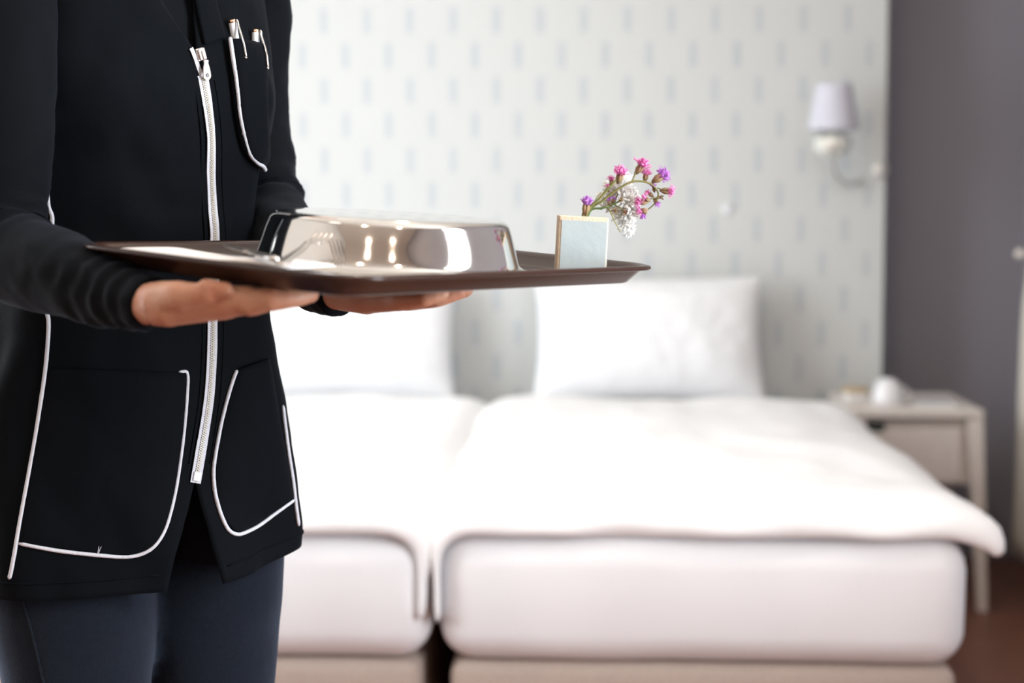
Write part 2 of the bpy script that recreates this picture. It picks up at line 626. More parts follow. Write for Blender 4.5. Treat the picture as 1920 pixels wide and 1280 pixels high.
def bed(x0, x1, label, seed):
    r = empty('bed', ((x0 + x1) / 2, foot_y + 1.0, 0))
    T = Matrix.Translation(-Vector(r.location))
    tag(r, label, 'bed', 'twin beds pushed close together')
    y0, y1 = foot_y + 0.012, PANEL_Y - 0.03
    mesh('mattress', xf(puffy(x0, x1, foot_y, y1, MB, MT, 0.056, 0.011, seed), T), M['sheet'], r)
    p = [(x0 + 0.03, foot_y + 0.004, MB + 0.035), (x1 - 0.03, foot_y + 0.004, MB + 0.035)]
    mesh('bed_base', xf(box(x0 + 0.012, x1 - 0.012, y0, y1, 0.075, MB, 0.024, 4), T), M['base'], r)
    for sx in (x0 + 0.09, x1 - 0.09):
        for sy in (y0 + 0.10, y1 - 0.10):
            l = lathe([(0.018, 0.0), (0.022, 0.005), (0.026, 0.075), (0.026, 0.08)], 16)
            mesh('leg', xf(l, T @ Matrix.Translation((sx, sy, 0))), M['leg'], r)
    return r


bed(xL0, xL1, 'single bed with white fitted sheet on beige base, partly behind the person', 3.1)
bed(xR0, xR1, 'single bed with white fitted sheet on beige base, beside the nightstand', 8.4)


def duvet(x0, x1, hangL, overR, hangR, yb, label, seed, corner):
    """soft quilt: a cross profile swept along the bed; edges hang or stick out"""
    th = 0.05
    top = MT + 0.001
    prof = []
    n = 46
    # u from the left hem to the right hem, measured along the cloth
    wid = x1 - x0
    L = hangL + wid + overR + hangR
    ny = 74
    yf = foot_y - 0.014
    V = []
    for j in range(ny):
        t = j / (ny - 1)
        y = yf + (yb - yf) * t
        for i in range(n):
            u = L * i / (n - 1)
            rc = 0.052
            arc = rc * math.pi / 2
            xe = x1 + overR * (1 - t) + 0.004 * t          # right edge narrows towards the pillows
            if u < hangL - rc:
                x, z = x0 - 0.004, top - (hangL - u)
            elif u < hangL - rc + arc:
                a = (u - hangL + rc) / rc
                x, z = x0 - 0.004 + rc * (1 - math.cos(a)), top - rc + rc * math.sin(a)
            else:
                k = (u - (hangL - rc + arc)) / (L - (hangL - rc + arc))
                xs = x0 - 0.004 + rc
                Lr = (xe - xs) + hangR - (rc * 2 - arc if hangR > rc else 0)
                q = k * Lr
                flat = xe - xs - (rc if hangR > rc else 0)
                if q < flat:
                    x, z = xs + q, top
                    if hangR < rc and x > x1 - 0.03:
                        z -= (0.10 + 0.16 * corner * math.exp(-(t / 0.12) ** 2)) * (x - x1 + 0.03)
                elif hangR < rc:
                    x, z = xe, top - (q - flat) - (0.10 + 0.16 * corner * math.exp(-(t / 0.12) ** 2)) * max(0, xe - x1 + 0.03)
                elif q < flat + arc:
                    a = (q - flat) / rc
                    x, z = xe - rc + rc * math.sin(a), top - rc + rc * math.cos(a)
                else:
                    x, z = xe, top - rc - (q - flat - arc)
            if z > top - rc:
                z += 0.014 * t * t
            V.append(Vector((x, y, z)))
    Fs = grid_faces(ny, n)
    # puff it up: thickness varies, thin at hems
    N0, TH = [], []
    bmn = bmesh.new()
    bv = [bmn.verts.new(v) for v in V]
    for f in Fs:
        bmn.faces.new([bv[k] for k in f])
    bmn.normal_update()
    nor = [v.normal.copy() if v.normal.length > 0 else Vector((0, 0, 1)) for v in bmn.verts]
    bmn.free()
    if sum(q.z for q in nor) < 0:
        nor = [-q for q in nor]
    V2 = []
    for j in range(ny):
        t = j / (ny - 1)
        for i in range(n):
            k = j * n + i
            s = i / (n - 1)
            edge = min(s, 1 - s) * L
            ed2 = min(t * (yb - yf), (1 - t) * (yb - yf))
            e = 1 - math.exp(-(min(edge, ed2) / 0.035))
            v = V[k]
            pf = 0.026 + 0.040 * e
            if v.z < top - 0.03:
                pf *= max(0.32, 1 - (top - 0.03 - v.z) / 0.05)
            nn = noise.noise(Vector((v.x * 4 + seed, v.y * 3, v.z * 4))) * 0.012
            nn += noise.noise(Vector((v.x * 13 + seed, v.y * 11, v.z * 9))) * 0.0045
            nn += noise.noise(Vector((v.x * 22, v.y * 30 + seed, 0))) * 0.012 * math.exp(-(t / 0.05))
            V2.append(v + nor[k] * (pf + nn * (0.4 + e) * (0.3 if v.z < top - 0.06 else 1)))
    m = len(V)
    F2 = list(Fs) + [tuple(q + m for q in reversed(f)) for f in Fs]
    ring = [i for i in range(n)] + [j * n + n - 1 for j in range(1, ny)] + [(ny - 1) * n + i for i in range(n - 2, -1, -1)] + [j * n for j in range(ny - 2, 0, -1)]
    for a, b in zip(ring, ring[1:] + ring[:1]):
        F2.append((a, b, b + m, a + m))
    VV = V + V2
    # crumple the foot hem a little
    for k, v in enumerate(VV):
        ty = (v.y - yf)
        if ty < 0.12 and v.z > MT - 0.02:
            w = 1 - ty / 0.12
            v.y += w * 0.018 * noise.noise(Vector((v.x * 7, seed, v.z * 20)))
            v.z += w * 0.004 * noise.noise(Vector((v.x * 11, seed + 5, 0)))
    o = mesh('duvet', (VV, F2), M['duvet'])
    sm = o.modifiers.new('s', 'SUBSURF')
    sm.levels = sm.render_levels = 1
    tag(o, label, 'duvet', 'white duvets on the beds')
    return o


duvet(xR0, xR1, 0.155, 0.044, 0.014, 4.40, 'white puffy duvet with one corner sticking out towards the nightstand', 2.0, 1.0)
duvet(xL0, xL1, 0.10, -0.012, 0.150, 4.42, 'white duvet on the bed nearer the person, hanging into the gap', 6.0, 0.0)


def pillow(c, w, h, t, lean, yawz, label, seed):
    n, m = 44, 34
    V = []
    for side in (1, -1):
        for j in range(m):
            b = -1 + 2 * j / (m - 1)
            for i in range(n):
                a = -1 + 2 * i / (n - 1)
                prof = max(0, (1 - abs(a) ** 2.6)) ** 0.55 * max(0, (1 - abs(b) ** 2.4)) ** 0.55
                px_ = a * w / 2 * (1 - 0.055 * (1 - abs(b)) ** 1.2 * 0 - 0.05 * (b * b) * 0 + 0.0)
                # pinched sides
                px_ = a * w / 2 * (1 - 0.05 * (1 - b * b))
                pz_ = b * h / 2 * (1 - 0.06 * (1 - a * a))
                y = side * (0.004 + t / 2 * prof)
                y += side * prof * 0.012 * noise.noise(Vector((a * 2.4 + seed, b * 2.4, side)))
                y += side * prof * 0.006 * noise.noise(Vector((a * 7 + seed, b * 5, side)))
                V.append(Vector((px_, -y, pz_)))
    f1 = grid_faces(m, n)
    k = n * m
    Fs = f1 + [tuple(q + k for q in reversed(f)) for f in f1]
    ring = [i for i in range(n)] + [j * n + n - 1 for j in range(1, m)] + [(m - 1) * n + i for i in range(n - 2, -1, -1)] + [j * n for j in range(m - 2, 0, -1)]
    for a, b in zip(ring, ring[1:] + ring[:1]):
        Fs.append((b, a, a + k, b + k))
    Mx = Matrix.Translation(c) @ Matrix.Rotation(yawz, 4, 'Z') @ Matrix.Rotation(lean, 4, 'X')
    o = mesh('pillow', xf((V, Fs), Mx), M['pillow'])
    return tag(o, label, 'pillow', 'white pillows against the wall')


pcR = on_y(1216, 640, 4.71)
pillow(Vector((pcR.x, 4.715, 0.700)), 0.655, 0.365, 0.17, R(-17), R(0), 'white pillow leaning on the wallpaper, on the bed beside the nightstand', 1.0)
pcL = on_y(640, 640, 4.71)
pillow(Vector((pcL.x, 4.715, 0.697)), 0.66, 0.365, 0.18, R(-18), R(1), 'white pillow leaning on the wallpaper, on the bed behind the person', 5.0)

# ------------------------------------------------------------------ nightstand
NS_FY = 4.38
nsr = on_y(1846, 770, NS_FY).x
nsw = 0.350
ns = empty('nightstand', (nsr - nsw / 2, NS_FY + 0.21, 0))
tag(ns, 'off white bedside table with one drawer and splayed legs by the grey wall', 'nightstand')
NT = 0.538
h = nsw / 2
mesh('table_top', box(-h, h, -0.21, 0.21, NT - 0.022, NT, 0.004), M['lacquer'], ns, False)
cb = mesh('case', join(box(-h + 0.03, h - 0.03, -0.17, 0.19, 0.335, NT - 0.022), box(-h + 0.03, h - 0.045, -0.178, -0.17, NT - 0.036, NT - 0.022)), M['lacquer'], ns, False)
dr = mesh('drawer', box(-h + 0.05, h - 0.055, -0.192, -0.165, 0.342, NT - 0.05, 0.003), M['lacquer'], ns, False)
sx = on_y(1628, 797, NS_FY + 0.02).x - ns.location.x
mesh('finger_slot_shade', box(sx - 0.012, sx + 0.045, -0.196, -0.168, NT - 0.062, NT - 0.038, 0.008, 3), M['gap_shade'], ns)  # solid dark block; its colour stands for the shade inside the drawer recess
for ax in (-1, 1):
    for ay in (-1, 1):
        top = Vector((ax * (h - 0.022), ay * 0.19, NT - 0.024))
        bot = Vector((ax * (h + 0.006), ay * 0.20, 0))
        V = []
        for p, s in ((bot, 0.013), (top, 0.020)):
            for a, b in ((-1, -1), (1, -1), (1, 1), (-1, 1)):
                V.append(p + Vector((a * s, b * s, 0)))
        mesh('leg', (V, [(0, 3, 2, 1), (4, 5, 6, 7), (0, 1, 5, 4), (1, 2, 6, 5), (2, 3, 7, 6), (3, 0, 4, 7)]), M['lacquer'], ns, False)

# things on the nightstand
cp = on_z(1664, 757, NT)
cp.y = 4.53
cp.x = on_y(1664, 740, 4.53).x
cup = empty('cup', (cp.x, cp.y, NT))
tag(cup, 'small white cup turned upside down on the bedside table', 'cup')
mesh('cup_body', lathe([(0.041, 0.0), (0.043, 0.001), (0.042, 0.012), (0.038, 0.040), (0.030, 0.058), (0.020, 0.064), (0.018, 0.068), (0.001, 0.068)], 32, False, False), M['ceramic'], cup)
hp = [(0.037 + 0.020 * math.sin(math.pi * k / 8), 0.006, 0.014 + 0.030 * k / 8) for k in range(9)]
mesh('handle', tube(hp, 0.0045, 8), M['ceramic'], cup)
bx = on_y(1604, 738, 4.60)
tb = empty('trinket_box', (bx.x, 4.60, NT), R(12))
tag(tb, 'tiny tan box on the bedside table next to the white cup', 'box')
mesh('box_body', box(-0.030, 0.030, -0.022, 0.022, 0, 0.020, 0.003), M['paper'], tb)
mesh('box_lid', box(-0.032, 0.032, -0.024, 0.024, 0.020, 0.036, 0.004), M['brass'], tb)
npd = on_y(1752, 752, 4.52)
pad = empty('notepad', (npd.x, 4.52, NT), R(-6))
tag(pad, 'pale flat notepad lying on the bedside table', 'notepad')
mesh('pages', box(-0.052, 0.052, -0.075, 0.075, 0, 0.006, 0.001), M['paper'], pad, False)
mesh('cover', box(-0.053, 0.053, -0.076, 0.076, 0.006, 0.0075), M['ceramic'], pad, False)

# ------------------------------------------------------------------ wall lamp
sc_d = 4.72
sp = on_y(1560, 250, sc_d)
sl = empty('wall_lamp', (on_y(1650, 318, PANEL_Y).x, PANEL_Y, on_y(1650, 318, PANEL_Y).z))
tag(sl, 'wall lamp with tapered white shade, faceted crystal cup and curved arm on the wallpaper', 'wall lamp')
o0 = Vector(sl.location)


def rel(p):
    return Vector(p) - o0


sh = on_y(1563, 244, sc_d)
top_r, bot_r, hh = 0.050, 0.070, 0.127
prof = [(bot_r, 0), (top_r, hh), (top_r - 0.002, hh), (bot_r - 0.002, 0)]
prof = [(bot_r, 0), (bot_r + 0.0015, 0.002), (bot_r + 0.0005, 0.006), (top_r + 0.0005, hh - 0.005), (top_r + 0.0015, hh - 0.001), (top_r - 0.001, hh), (top_r - 0.0025, hh - 0.004), (bot_r - 0.0025, 0.004), (bot_r, 0)]
mesh('shade', xf(lathe(prof, 40, False, False), Matrix.Translation(rel(sh))), M['shade'], sl)
cc = on_y(1561, 270, sc_d)
bm = bmesh.new()
bmesh.ops.create_icosphere(bm, subdivisions=2, radius=1)
V = [Vector((v.co.x * 0.056, v.co.y * 0.056, v.co.z * 0.040)) for v in bm.verts]
bm.verts.index_update()
fs = [tuple(v.index for v in f.verts) for f in bm.faces]
bm.free()
mesh('crystal_cup', xf((V, fs), Matrix.Translation(rel(cc))), M['crystal'], sl, False)
mesh('socket', xf(lathe([(0.017, 0.0), (0.017, 0.09), (0.012, 0.095)], 20), Matrix.Translation(rel(cc) + Vector((0, 0, 0.01)))), M['satin'], sl)
arm = [W(1559, 296, sc_d), W(1566, 326, sc_d + 0.01), W(1588, 345, sc_d + 0.04), W(1618, 338, sc_d + 0.09), W(1650, 318, PANEL_Y + 0.0)]
arm[-1] = on_y(1650, 318, PANEL_Y)
arm[0] = cc + Vector((0, 0, -0.03))
mesh('arm', tube([rel(Vector(p)) for p in spline(arm, 8)], 0.0075, 12), M['satin'], sl)
pl = lathe([(0.022, 0.0), (0.022, 0.005), (0.017, 0.010), (0.001, 0.011)], 28)
mesh('wall_plate', xf(pl, Matrix.Rotation(R(90), 4, 'X')), M['satin'], sl)

# pale disc added for an unidentified bright spot on the wallpaper
kb = on_y(1365, 392, PANEL_Y)
st = empty('bright_spot', tuple(kb))
tag(st, 'small round pale button standing in for a bright spot on the wallpaper between the flowers and the wall lamp', 'disc')
rx = Matrix.Rotation(R(90), 4, 'X')
mesh('spot_plate', xf(lathe([(0.016, 0), (0.016, 0.004), (0.013, 0.006), (0.001, 0.006)], 24), rx), M['pen_white'], st)
mesh('spot_cap', xf(lathe([(0.007, 0.006), (0.007, 0.010), (0.005, 0.012), (0.001, 0.0125)], 20), rx), M['pen_white'], st)

# ------------------------------------------------------------------ curtain at the right
CY = 4.55
cz0 = 0.14
cxl = on_y(1899, 700, CY).x
cu = empty('curtain', (cxl, CY, 0))
tag(cu, 'greyish linen curtain hanging in folds in the corner by the grey wall', 'curtain')
nn_, mm_ = 60, 40
V = []
for j in range(mm_):
    z = cz0 + (2.56 - cz0) * j / (mm_ - 1)
    tie = math.exp(-((z - 0.955) / 0.10) ** 2)
    flare = 0.012 * max(0, (0.9 - z)) / 0.8
    for i in range(nn_):
        s = i / (nn_ - 1)
        wv = math.sin(s * 2 * math.pi * 3.5 + 0.5)
        wave = 0.016 * wv * (1 - 0.5 * tie)
        yy = -0.02 - s * 0.36 * (1 - 0.25 * tie)
        V.append(Vector((0.018 + wave + 0.012 * tie - flare + (0.012 if z > 0.96 else 0), yy, z)))
vf = (V, grid_faces(mm_, nn_))
o = mesh('cloth', vf, M['curtain'], cu)
so = o.modifiers.new('t', 'SOLIDIFY')
so.thickness = 0.003
kp = on_y(1904, 475, CY)
hb = empty('curtain_holdback', (kp.x, CY, kp.z))
tag(hb, 'small round cream curtain knob beside the grey wall', 'curtain knob')
ry = Matrix.Rotation(R(90), 4, 'Y')
mesh('knob', sphere((0.004, -0.43 + 0.40, 0), 0.013, 16, 10), M['lacquer'], hb)
mesh('rod', tube([(0.012, -0.03, 0), (RIGHT_X - kp.x, -0.03, 0)], 0.005, 10), M['satin'], hb)

# ------------------------------------------------------------------ tray
TR = Matrix.Translation((-0.2, 1.547, 1.015)) @ (Matrix.Rotation(R(1.93), 4, 'X') @ Matrix.Rotation(R(3.40), 4, 'Y') @ Matrix.Rotation(R(55.3), 4, 'Z'))
TL, TD = 0.462, 0.347      # outer size
T_FLOOR = -0.0135          # tray floor, local z (rim top is 0)
T_BOT = -0.0188


def rrect(lx, ly, r, n=9):
    out = []
    for cx, cy, a0 in ((lx / 2 - r, ly / 2 - r, 0), (-lx / 2 + r, ly / 2 - r, 90), (-lx / 2 + r, -ly / 2 + r, 180), (lx / 2 - r, -ly / 2 + r, 270)):
        for k in range(n):
            a = R(a0 + 90 * k / (n - 1))
            out.append((cx + r * math.cos(a), cy + r * math.sin(a)))
    return out


def ring_loft(rings):
    V = []
    n = len(rings[0][0])
    for pts, z in rings:
        V += [Vector((x, y, z)) for x, y in pts]
    Fs = grid_faces(len(rings), n, True)
    Fs.append(tuple(range(n))[::-1])
    Fs.append(tuple((len(rings) - 1) * n + k for k in range(n)))
    return V, Fs


tr = empty('serving_tray')
tr.matrix_world = TR
tag(tr, 'dark brown rectangular serving tray with rounded corners carried by the person', 'tray')
CR = 0.045
prof = [(0.048, T_BOT), (0.042, T_BOT), (0.038, T_BOT + 0.001), (0.012, -0.006), (0.009, -0.0045), (0.002, -0.004), (0.0, -0.0025), (0.001, -0.0006), (0.005, 0.0), (0.011, -0.001), (0.016, -0.004), (0.039, T_FLOOR + 0.0015), (0.044, T_FLOOR), (0.050, T_FLOOR)]
prof = [(0.034, T_BOT), (0.026, T_BOT), (0.023, T_BOT + 0.001), (0.011, -0.0065), (0.009, -0.005), (0.002, -0.0045), (0.0, -0.003), (0.0012, -0.0008), (0.005, 0.0), (0.010, -0.001), (0.0135, -0.004), (0.0255, T_FLOOR + 0.0015), (0.029, T_FLOOR), (0.036, T_FLOOR)]
mesh('tray_body', ring_loft([(rrect(TL - 2 * i, TD - 2 * i, max(CR - i, 0.012)), z) for i, z in prof]), M['tray'], tr)


def tray_local_for(px_, py_, zloc):
    """local point on the tray's plane z = zloc that is seen at (px, py)"""
    inv = TR.inverted()
    a = inv @ CAM
    d = inv.to_3x3() @ ray(px_, py_)
    t = (zloc - a.z) / d.z
    return a + d * t


# ------------------------------------------------------------------ cloche
CL = Vector((0.010, -0.001, T_FLOOR))
co = empty('plate_cover')
co.matrix_world = TR @ Matrix.Translation(CL)
tag(co, 'polished stainless steel plate cover standing on the serving tray', 'plate cover')
print('cloche at', pix(TR @ CL))
prof = [(0.1405, 0.0010), (0.1425, 0.0022), (0.1410, 0.0040), (0.132, 0.0052), (0.1265, 0.0070), (0.1235, 0.0105), (0.1205, 0.0190), (0.1165, 0.0330), (0.1135, 0.0420),
        (0.1120, 0.0455), (0.1095, 0.0482), (0.1060, 0.0498), (0.100, 0.0506), (0.085, 0.0512), (0.055, 0.0520), (0.025, 0.0524), (0.0008, 0.0526)]
prof = [tuple(p) for p in spline(prof, 4)]
mesh('cover_shell', lathe(prof, 128, False, True), M['steel'], co)
mesh('rolled_rim', [Vector((0.1412 * math.cos(a) + 0, 0.1412 * math.sin(a), 0)) for a in ()] and None or xf(lathe([(0.1395, 0.0008), (0.1432, 0.0008), (0.1440, 0.0020), (0.1432, 0.0032), (0.1395, 0.0042)], 128, False, False), Matrix()), M['steel'], co)

# ------------------------------------------------------------------ napkin and cutlery
nk0 = [(-0.205, 0.075), (-0.125, 0.075), (-0.125, -0.115), (-0.205, -0.115)]
napkin = empty('napkin')
NKc = Vector((-0.1685, 0.038, T_FLOOR))
napkin.matrix_world = TR @ Matrix.Translation(NKc)
tag(napkin, 'folded white cloth napkin lying along the short end of the serving tray', 'napkin')
n, m = 18, 44
for layer in range(2):
    V = []
    lx, ly = 0.066 - 0.003 * layer, 0.235 - 0.010 * layer
    z0 = 0.0014 + 0.0044 * layer
    for side in (0, 1):
        for j in range(m):
            b = -1 + 2 * j / (m - 1)
            for i in range(n):
                a = -1 + 2 * i / (n - 1)
                e = (1 - abs(a) ** 4) * (1 - abs(b) ** 8)
                x, y = a * lx / 2, b * ly / 2
                z = z0 + 0.0024 + (0.0024 if side == 0 else -0.0024) * max(0, e) ** 0.5
                if layer:
                    z += 0.0022 * noise.noise(Vector((x * 25 + layer, y * 18, layer)))
                else:
                    z += 0.0004
                z += 0.0035 * (layer / 2) * math.exp(-((b + 0.62) / 0.45) ** 2) * 2.2
                V.append(Vector((x + 0.003 * layer, y, z)))
    f1 = grid_faces(m, n)
    k = n * m
    Fs = f1 + [tuple(q + k for q in reversed(f)) for f in f1]
    ring = [i for i in range(n)] + [j * n + n - 1 for j in range(1, m)] + [(m - 1) * n + i for i in range(n - 2, -1, -1)] + [j * n for j in range(m - 2, 0, -1)]
    for a, b in zip(ring, ring[1:] + ring[:1]):
        Fs.append((b, a, a + k, b + k))
    mesh('fold', (V, Fs), M['napkin'], napkin)


def flatbar(pts, wid, th):
    """thin bar along pts (x, y, z) with widths and thickness (cutlery)"""
    V, Fs = [], []
    pts = [Vector(p) for p in pts]
    n = 8
    for i, p in enumerate(pts):
        t = (pts[min(i + 1, len(pts) - 1)] - pts[max(0, i - 1)]).normalized()
        s = t.cross(Vector((0, 0, 1))).normalized()
        u = s.cross(t)
        for k in range(n):
            a = 2 * math.pi * k / n + math.pi / 8
            V.append(p + s * (wid[i] / 2 * math.cos(a)) + u * (th[i] / 2 * math.sin(a)))
    Fs = grid_faces(len(pts), n, True)
    Fs.append(tuple(range(n))[::-1])
    Fs.append(tuple((len(pts) - 1) * n + k for k in range(n)))
    return V, Fs


def fork(name, loc, rz, label):
    r = empty(name)
    r.matrix_world = TR @ Matrix.Translation(loc) @ Matrix.Rotation(rz, 4, 'Z') @ Matrix.Rotation(R(-8), 4, 'Y') @ Matrix.Diagonal((0.56, 0.74, 0.66, 1))
    tag(r, label, 'fork')
    hpts = spline([(-0.095, 0, 0.0015), (-0.06, 0, 0.0022), (0.0, 0, 0.005), (0.030, 0, 0.0085), (0.045, 0, 0.0070)], 5)
    L = len(hpts)
    w = np.interp(np.linspace(0, 1, L), [0, 0.1, 0.5, 0.75, 1], [0.012, 0.019, 0.009, 0.0065, 0.012])
    mesh('handle', flatbar(hpts, w, [0.0028] * L), M['cutlery'], r)
    pts = [(0.043, 0, 0.0072), (0.052, 0, 0.0052), (0.062, 0, 0.0042)]
    mesh('head', flatbar(pts, [0.011, 0.022, 0.024], [0.0026, 0.0026, 0.0022]), M['cutlery'], r)
    for k in range(4):
        y = (k - 1.5) * 0.0066
        tp = spline([(0.060, y, 0.0042), (0.080, y, 0.0040), (0.100, y, 0.0075), (0.108, y, 0.0100)], 3)
        mesh('tine', flatbar(tp, np.linspace(0.0042, 0.0018, len(tp)), [0.0018] * len(tp)), M['cutlery'], r)
    return r


def knife(loc, rz, label):
    r = empty('table_knife')
    r.matrix_world = TR @ Matrix.Translation(loc) @ Matrix.Rotation(rz, 4, 'Z') @ Matrix.Scale(0.72, 4)
    tag(r, label, 'knife')
    hp = [(-0.105, 0, 0.004), (-0.100, 0, 0.004), (-0.05, 0, 0.004), (0.0, 0, 0.004)]
    mesh('handle', flatbar(hp, [0.010, 0.016, 0.014, 0.011], [0.005, 0.007, 0.0065, 0.005]), M['cutlery'], r)
    bp = [(0.0, 0, 0.004), (0.010, 0, 0.004), (0.06, 0.001, 0.004), (0.090, 0.002, 0.004), (0.108, 0.004, 0.004)]
    mesh('blade', flatbar(bp, [0.010, 0.018, 0.021, 0.019, 0.004], [0.004, 0.0022, 0.0018, 0.0014, 0.001]), M['cutlery'], r)
    return r


NKZ = T_FLOOR + 0.0150
fork('cake_fork', Vector((-0.165, -0.059, NKZ + 0.0065)), R(25.6), 'small steel fork on the folded white napkin, tines raised towards the plate cover')
knife(Vector((-0.176, -0.010, NKZ + 0.0005)), R(61.6), 'steel table knife lying on the folded white napkin, blade pointing to the person')

# ------------------------------------------------------------------ vase
VD = 1.615
vb = None
best = None
inv = TR.inverted()
for k in range(-160, 60):                          # along the right end of the tray floor
    yl = k / 1000
    p = TR @ Vector((0.172, yl, T_FLOOR))
    e = abs(pix(p)[0] - 1086)
    if best is None or e < best[0]:
        best = (e, yl)
VL = Vector((0.172, best[1], T_FLOOR))
vw = TR @ VL
print('vase', VL, pix(vw))
va = empty('flower_vase')
view_ang = math.atan2(vw.y, vw.x) - math.pi / 2
va.matrix_world = Matrix.Translation(vw + Vector((0, 0, 0.0005))) @ Matrix.Rotation(R(3.0), 4, 'Y') @ Matrix.Rotation(view_ang + R(5), 4, 'Z')
tag(va, 'small square pale blue grey ceramic vase with raw clay edges on the serving tray', 'vase')
vs = pix(vw)[2] / F
vwid, vdep, vh = 92 * vs, 60 * vs, 108 * vs
t = 0.0055
hx, hy = vwid / 2, vdep / 2
outer = [(hx, hy), (-hx, hy), (-hx, -hy), (hx, -hy)]
shell = join(box(-hx, hx, -hy, -hy + t, 0.001, vh, 0.0012), box(-hx, hx, hy - t, hy, 0.001, vh, 0.0012), box(-hx, -hx + t, -hy + t, hy - t, 0.001, vh, 0.0), box(hx - t, hx, -hy + t, hy - t, 0.001, vh, 0.0),
             box(-hx + t, hx - t, -hy + t, hy - t, 0.001, 0.007))
mesh('vase_body', shell, M['clay'], va, False)
gl = 0.0007
for nm, bxs in (('glazed_face', box(-hx + 0.0028, hx - 0.0010, -hy - gl, -hy + 0.0002, 0.002, vh - 0.0042, 0.0)), ('glazed_face', box(hx - 0.0002, hx + gl, -hy + 0.0012, hy - 0.0012, 0.002, vh - 0.0035, 0.0)),
                ('glazed_face', box(-hx + 0.0020, hx - 0.0020, hy - 0.0002, hy + gl, 0.002, vh - 0.0035, 0.0))):
    mesh(nm, bxs, M['glaze'], va, False)

# ------------------------------------------------------------------ flowers
VDp = pix(vw)[2]


def fp(px_, py_, dd=0.0):
    return W(px_, py_, VDp + dd)


def bloom(parent, c, axis, size, m, n=16, spread=1.0, seed=0, calyx=True, name='blossom'):
    rr = random.Random(seed)
    size *= 1.35
    n = int(n * 1.5)
    axis = Vector(axis).normalized()
    q = Vector((0, 0, 1)).rotation_difference(axis).to_matrix()
    V, Fs = [], []
    for k in range(n):
        a = 2 * math.pi * (k * 0.381966) + rr.uniform(-0.2, 0.2)
        el = (0.15 + 0.95 * (k / n)) * spread * rr.uniform(0.85, 1.15)
        d = q @ Vector((math.sin(el) * math.cos(a), math.sin(el) * math.sin(a), math.cos(el)))
        s = d.cross(axis)
        s = s.normalized() if s.length > 1e-4 else Vector((1, 0, 0))
        up_ = s.cross(d)
        ln = size * rr.uniform(0.75, 1.1)
        wd = size * rr.uniform(0.15, 0.28)
        b = Vector(c)
        i0 = len(V)
        tw = rr.uniform(-0.6, 0.6)
        s2 = s * math.cos(tw) + up_ * math.sin(tw)
        nn_ = d.cross(s2) * size * 0.03
        for fr, ww in ((0.0, 0.15), (0.55, 0.8), (0.85, 1.0), (1.0, 0.45)):
            cpt = b + d * ln * fr + up_ * (ln * 0.18 * fr * fr * rr.uniform(-1, 1))
            V += [cpt - s2 * wd * ww / 2 + nn_, cpt + s2 * wd * ww / 2 + nn_, cpt + s2 * wd * ww / 2 - nn_, cpt - s2 * wd * ww / 2 - nn_]
        for r_ in range(3):
            for e in range(4):
                e2 = (e + 1) % 4
                Fs.append((i0 + r_ * 4 + e, i0 + r_ * 4 + e2, i0 + r_ * 4 + 4 + e2, i0 + r_ * 4 + 4 + e))
        Fs.append((i0 + 12, i0 + 13, i0 + 14, i0 + 15))
        Fs.append((i0 + 3, i0 + 2, i0 + 1, i0))
    o = mesh(name, (V, Fs), m, parent, False)
    if calyx:
        cb_ = []
        for k in range(5):
            a = 2 * math.pi * k / 5 + seed
            off = q @ Vector((math.cos(a), math.sin(a), 0)) * size * 0.20
            base = Vector(c) - axis * size * 0.75 + off * 0.35
            cb_.append(tube([base, Vector(c) - axis * size * 0.2 + off, Vector(c) + axis * size * 0.22 + off * 1.35], [size * 0.05, size * 0.17, size * 0.07], 6))
        mesh('calyx', join(*cb_), M['calyx'], o)
    return o


def stem(parent, pts, r0, r1, m=None, name='stem'):
    p = [Vector(q) for q in spline(pts, 6)]
    return mesh(name, tube(p, list(np.linspace(r0, r1, len(p))), 8), m or M['stem'], parent)


S = VDp / F          # metres per photo pixel at the vase
inside = fp(1090, 470, 0.003)


def sprig(name, label):
    o = empty(name, tuple(inside))
    tag(o, label, 'flower', 'cut flowers in the vase')
    return o


class Rel:
    """builds world-placed parts under a sprig whose empty has its own location"""
    def __init__(self, o):
        self.o = o
        self.i = Vector(o.location)

    def p(self, x, y, d=0.0):
        return fp(x, y, d) - self.i


A = sprig('statice_sprig', 'long arching statice sprig with pink heads, tip hanging right of the vase')
a_ = Rel(A)
stem(A, [a_.p(1090, 470, .003), a_.p(1101, 400, 0), a_.p(1130, 376, -.004), a_.p(1161, 353, -.008), a_.p(1184, 341, -.01), a_.p(1205, 340, -.01), a_.p(1222, 346, -.01), a_.p(1233, 359, -.008), a_.p(1233, 371, -.006), a_.p(1226, 383, -.004), a_.p(1211, 396, 0)], 0.0014, 0.0006)
stem(A, [a_.p(1184, 341, -.01), a_.p(1189, 331, -.011), a_.p(1193, 320, -.012), a_.p(1199, 312, -.012)], 0.0008, 0.0008, name='branch')
stem(A, [a_.p(1220, 345, -.01), a_.p(1228, 338, -.01), a_.p(1236, 332, -.01)], 0.0007, 0.0007, name='branch')
stem(A, [a_.p(1232, 352, -.009), a_.p(1243, 356, -.01), a_.p(1251, 358, -.01)], 0.0006, 0.0006, name='branch')
stem(A, [a_.p(1233, 371, -.006), a_.p(1222, 372, -.006), a_.p(1205, 377, -.006)], 0.0006, 0.0006, name='branch')


def ax(dx, dy, dz=0.0):
    return RT * dx - UP * dy + FW * dz


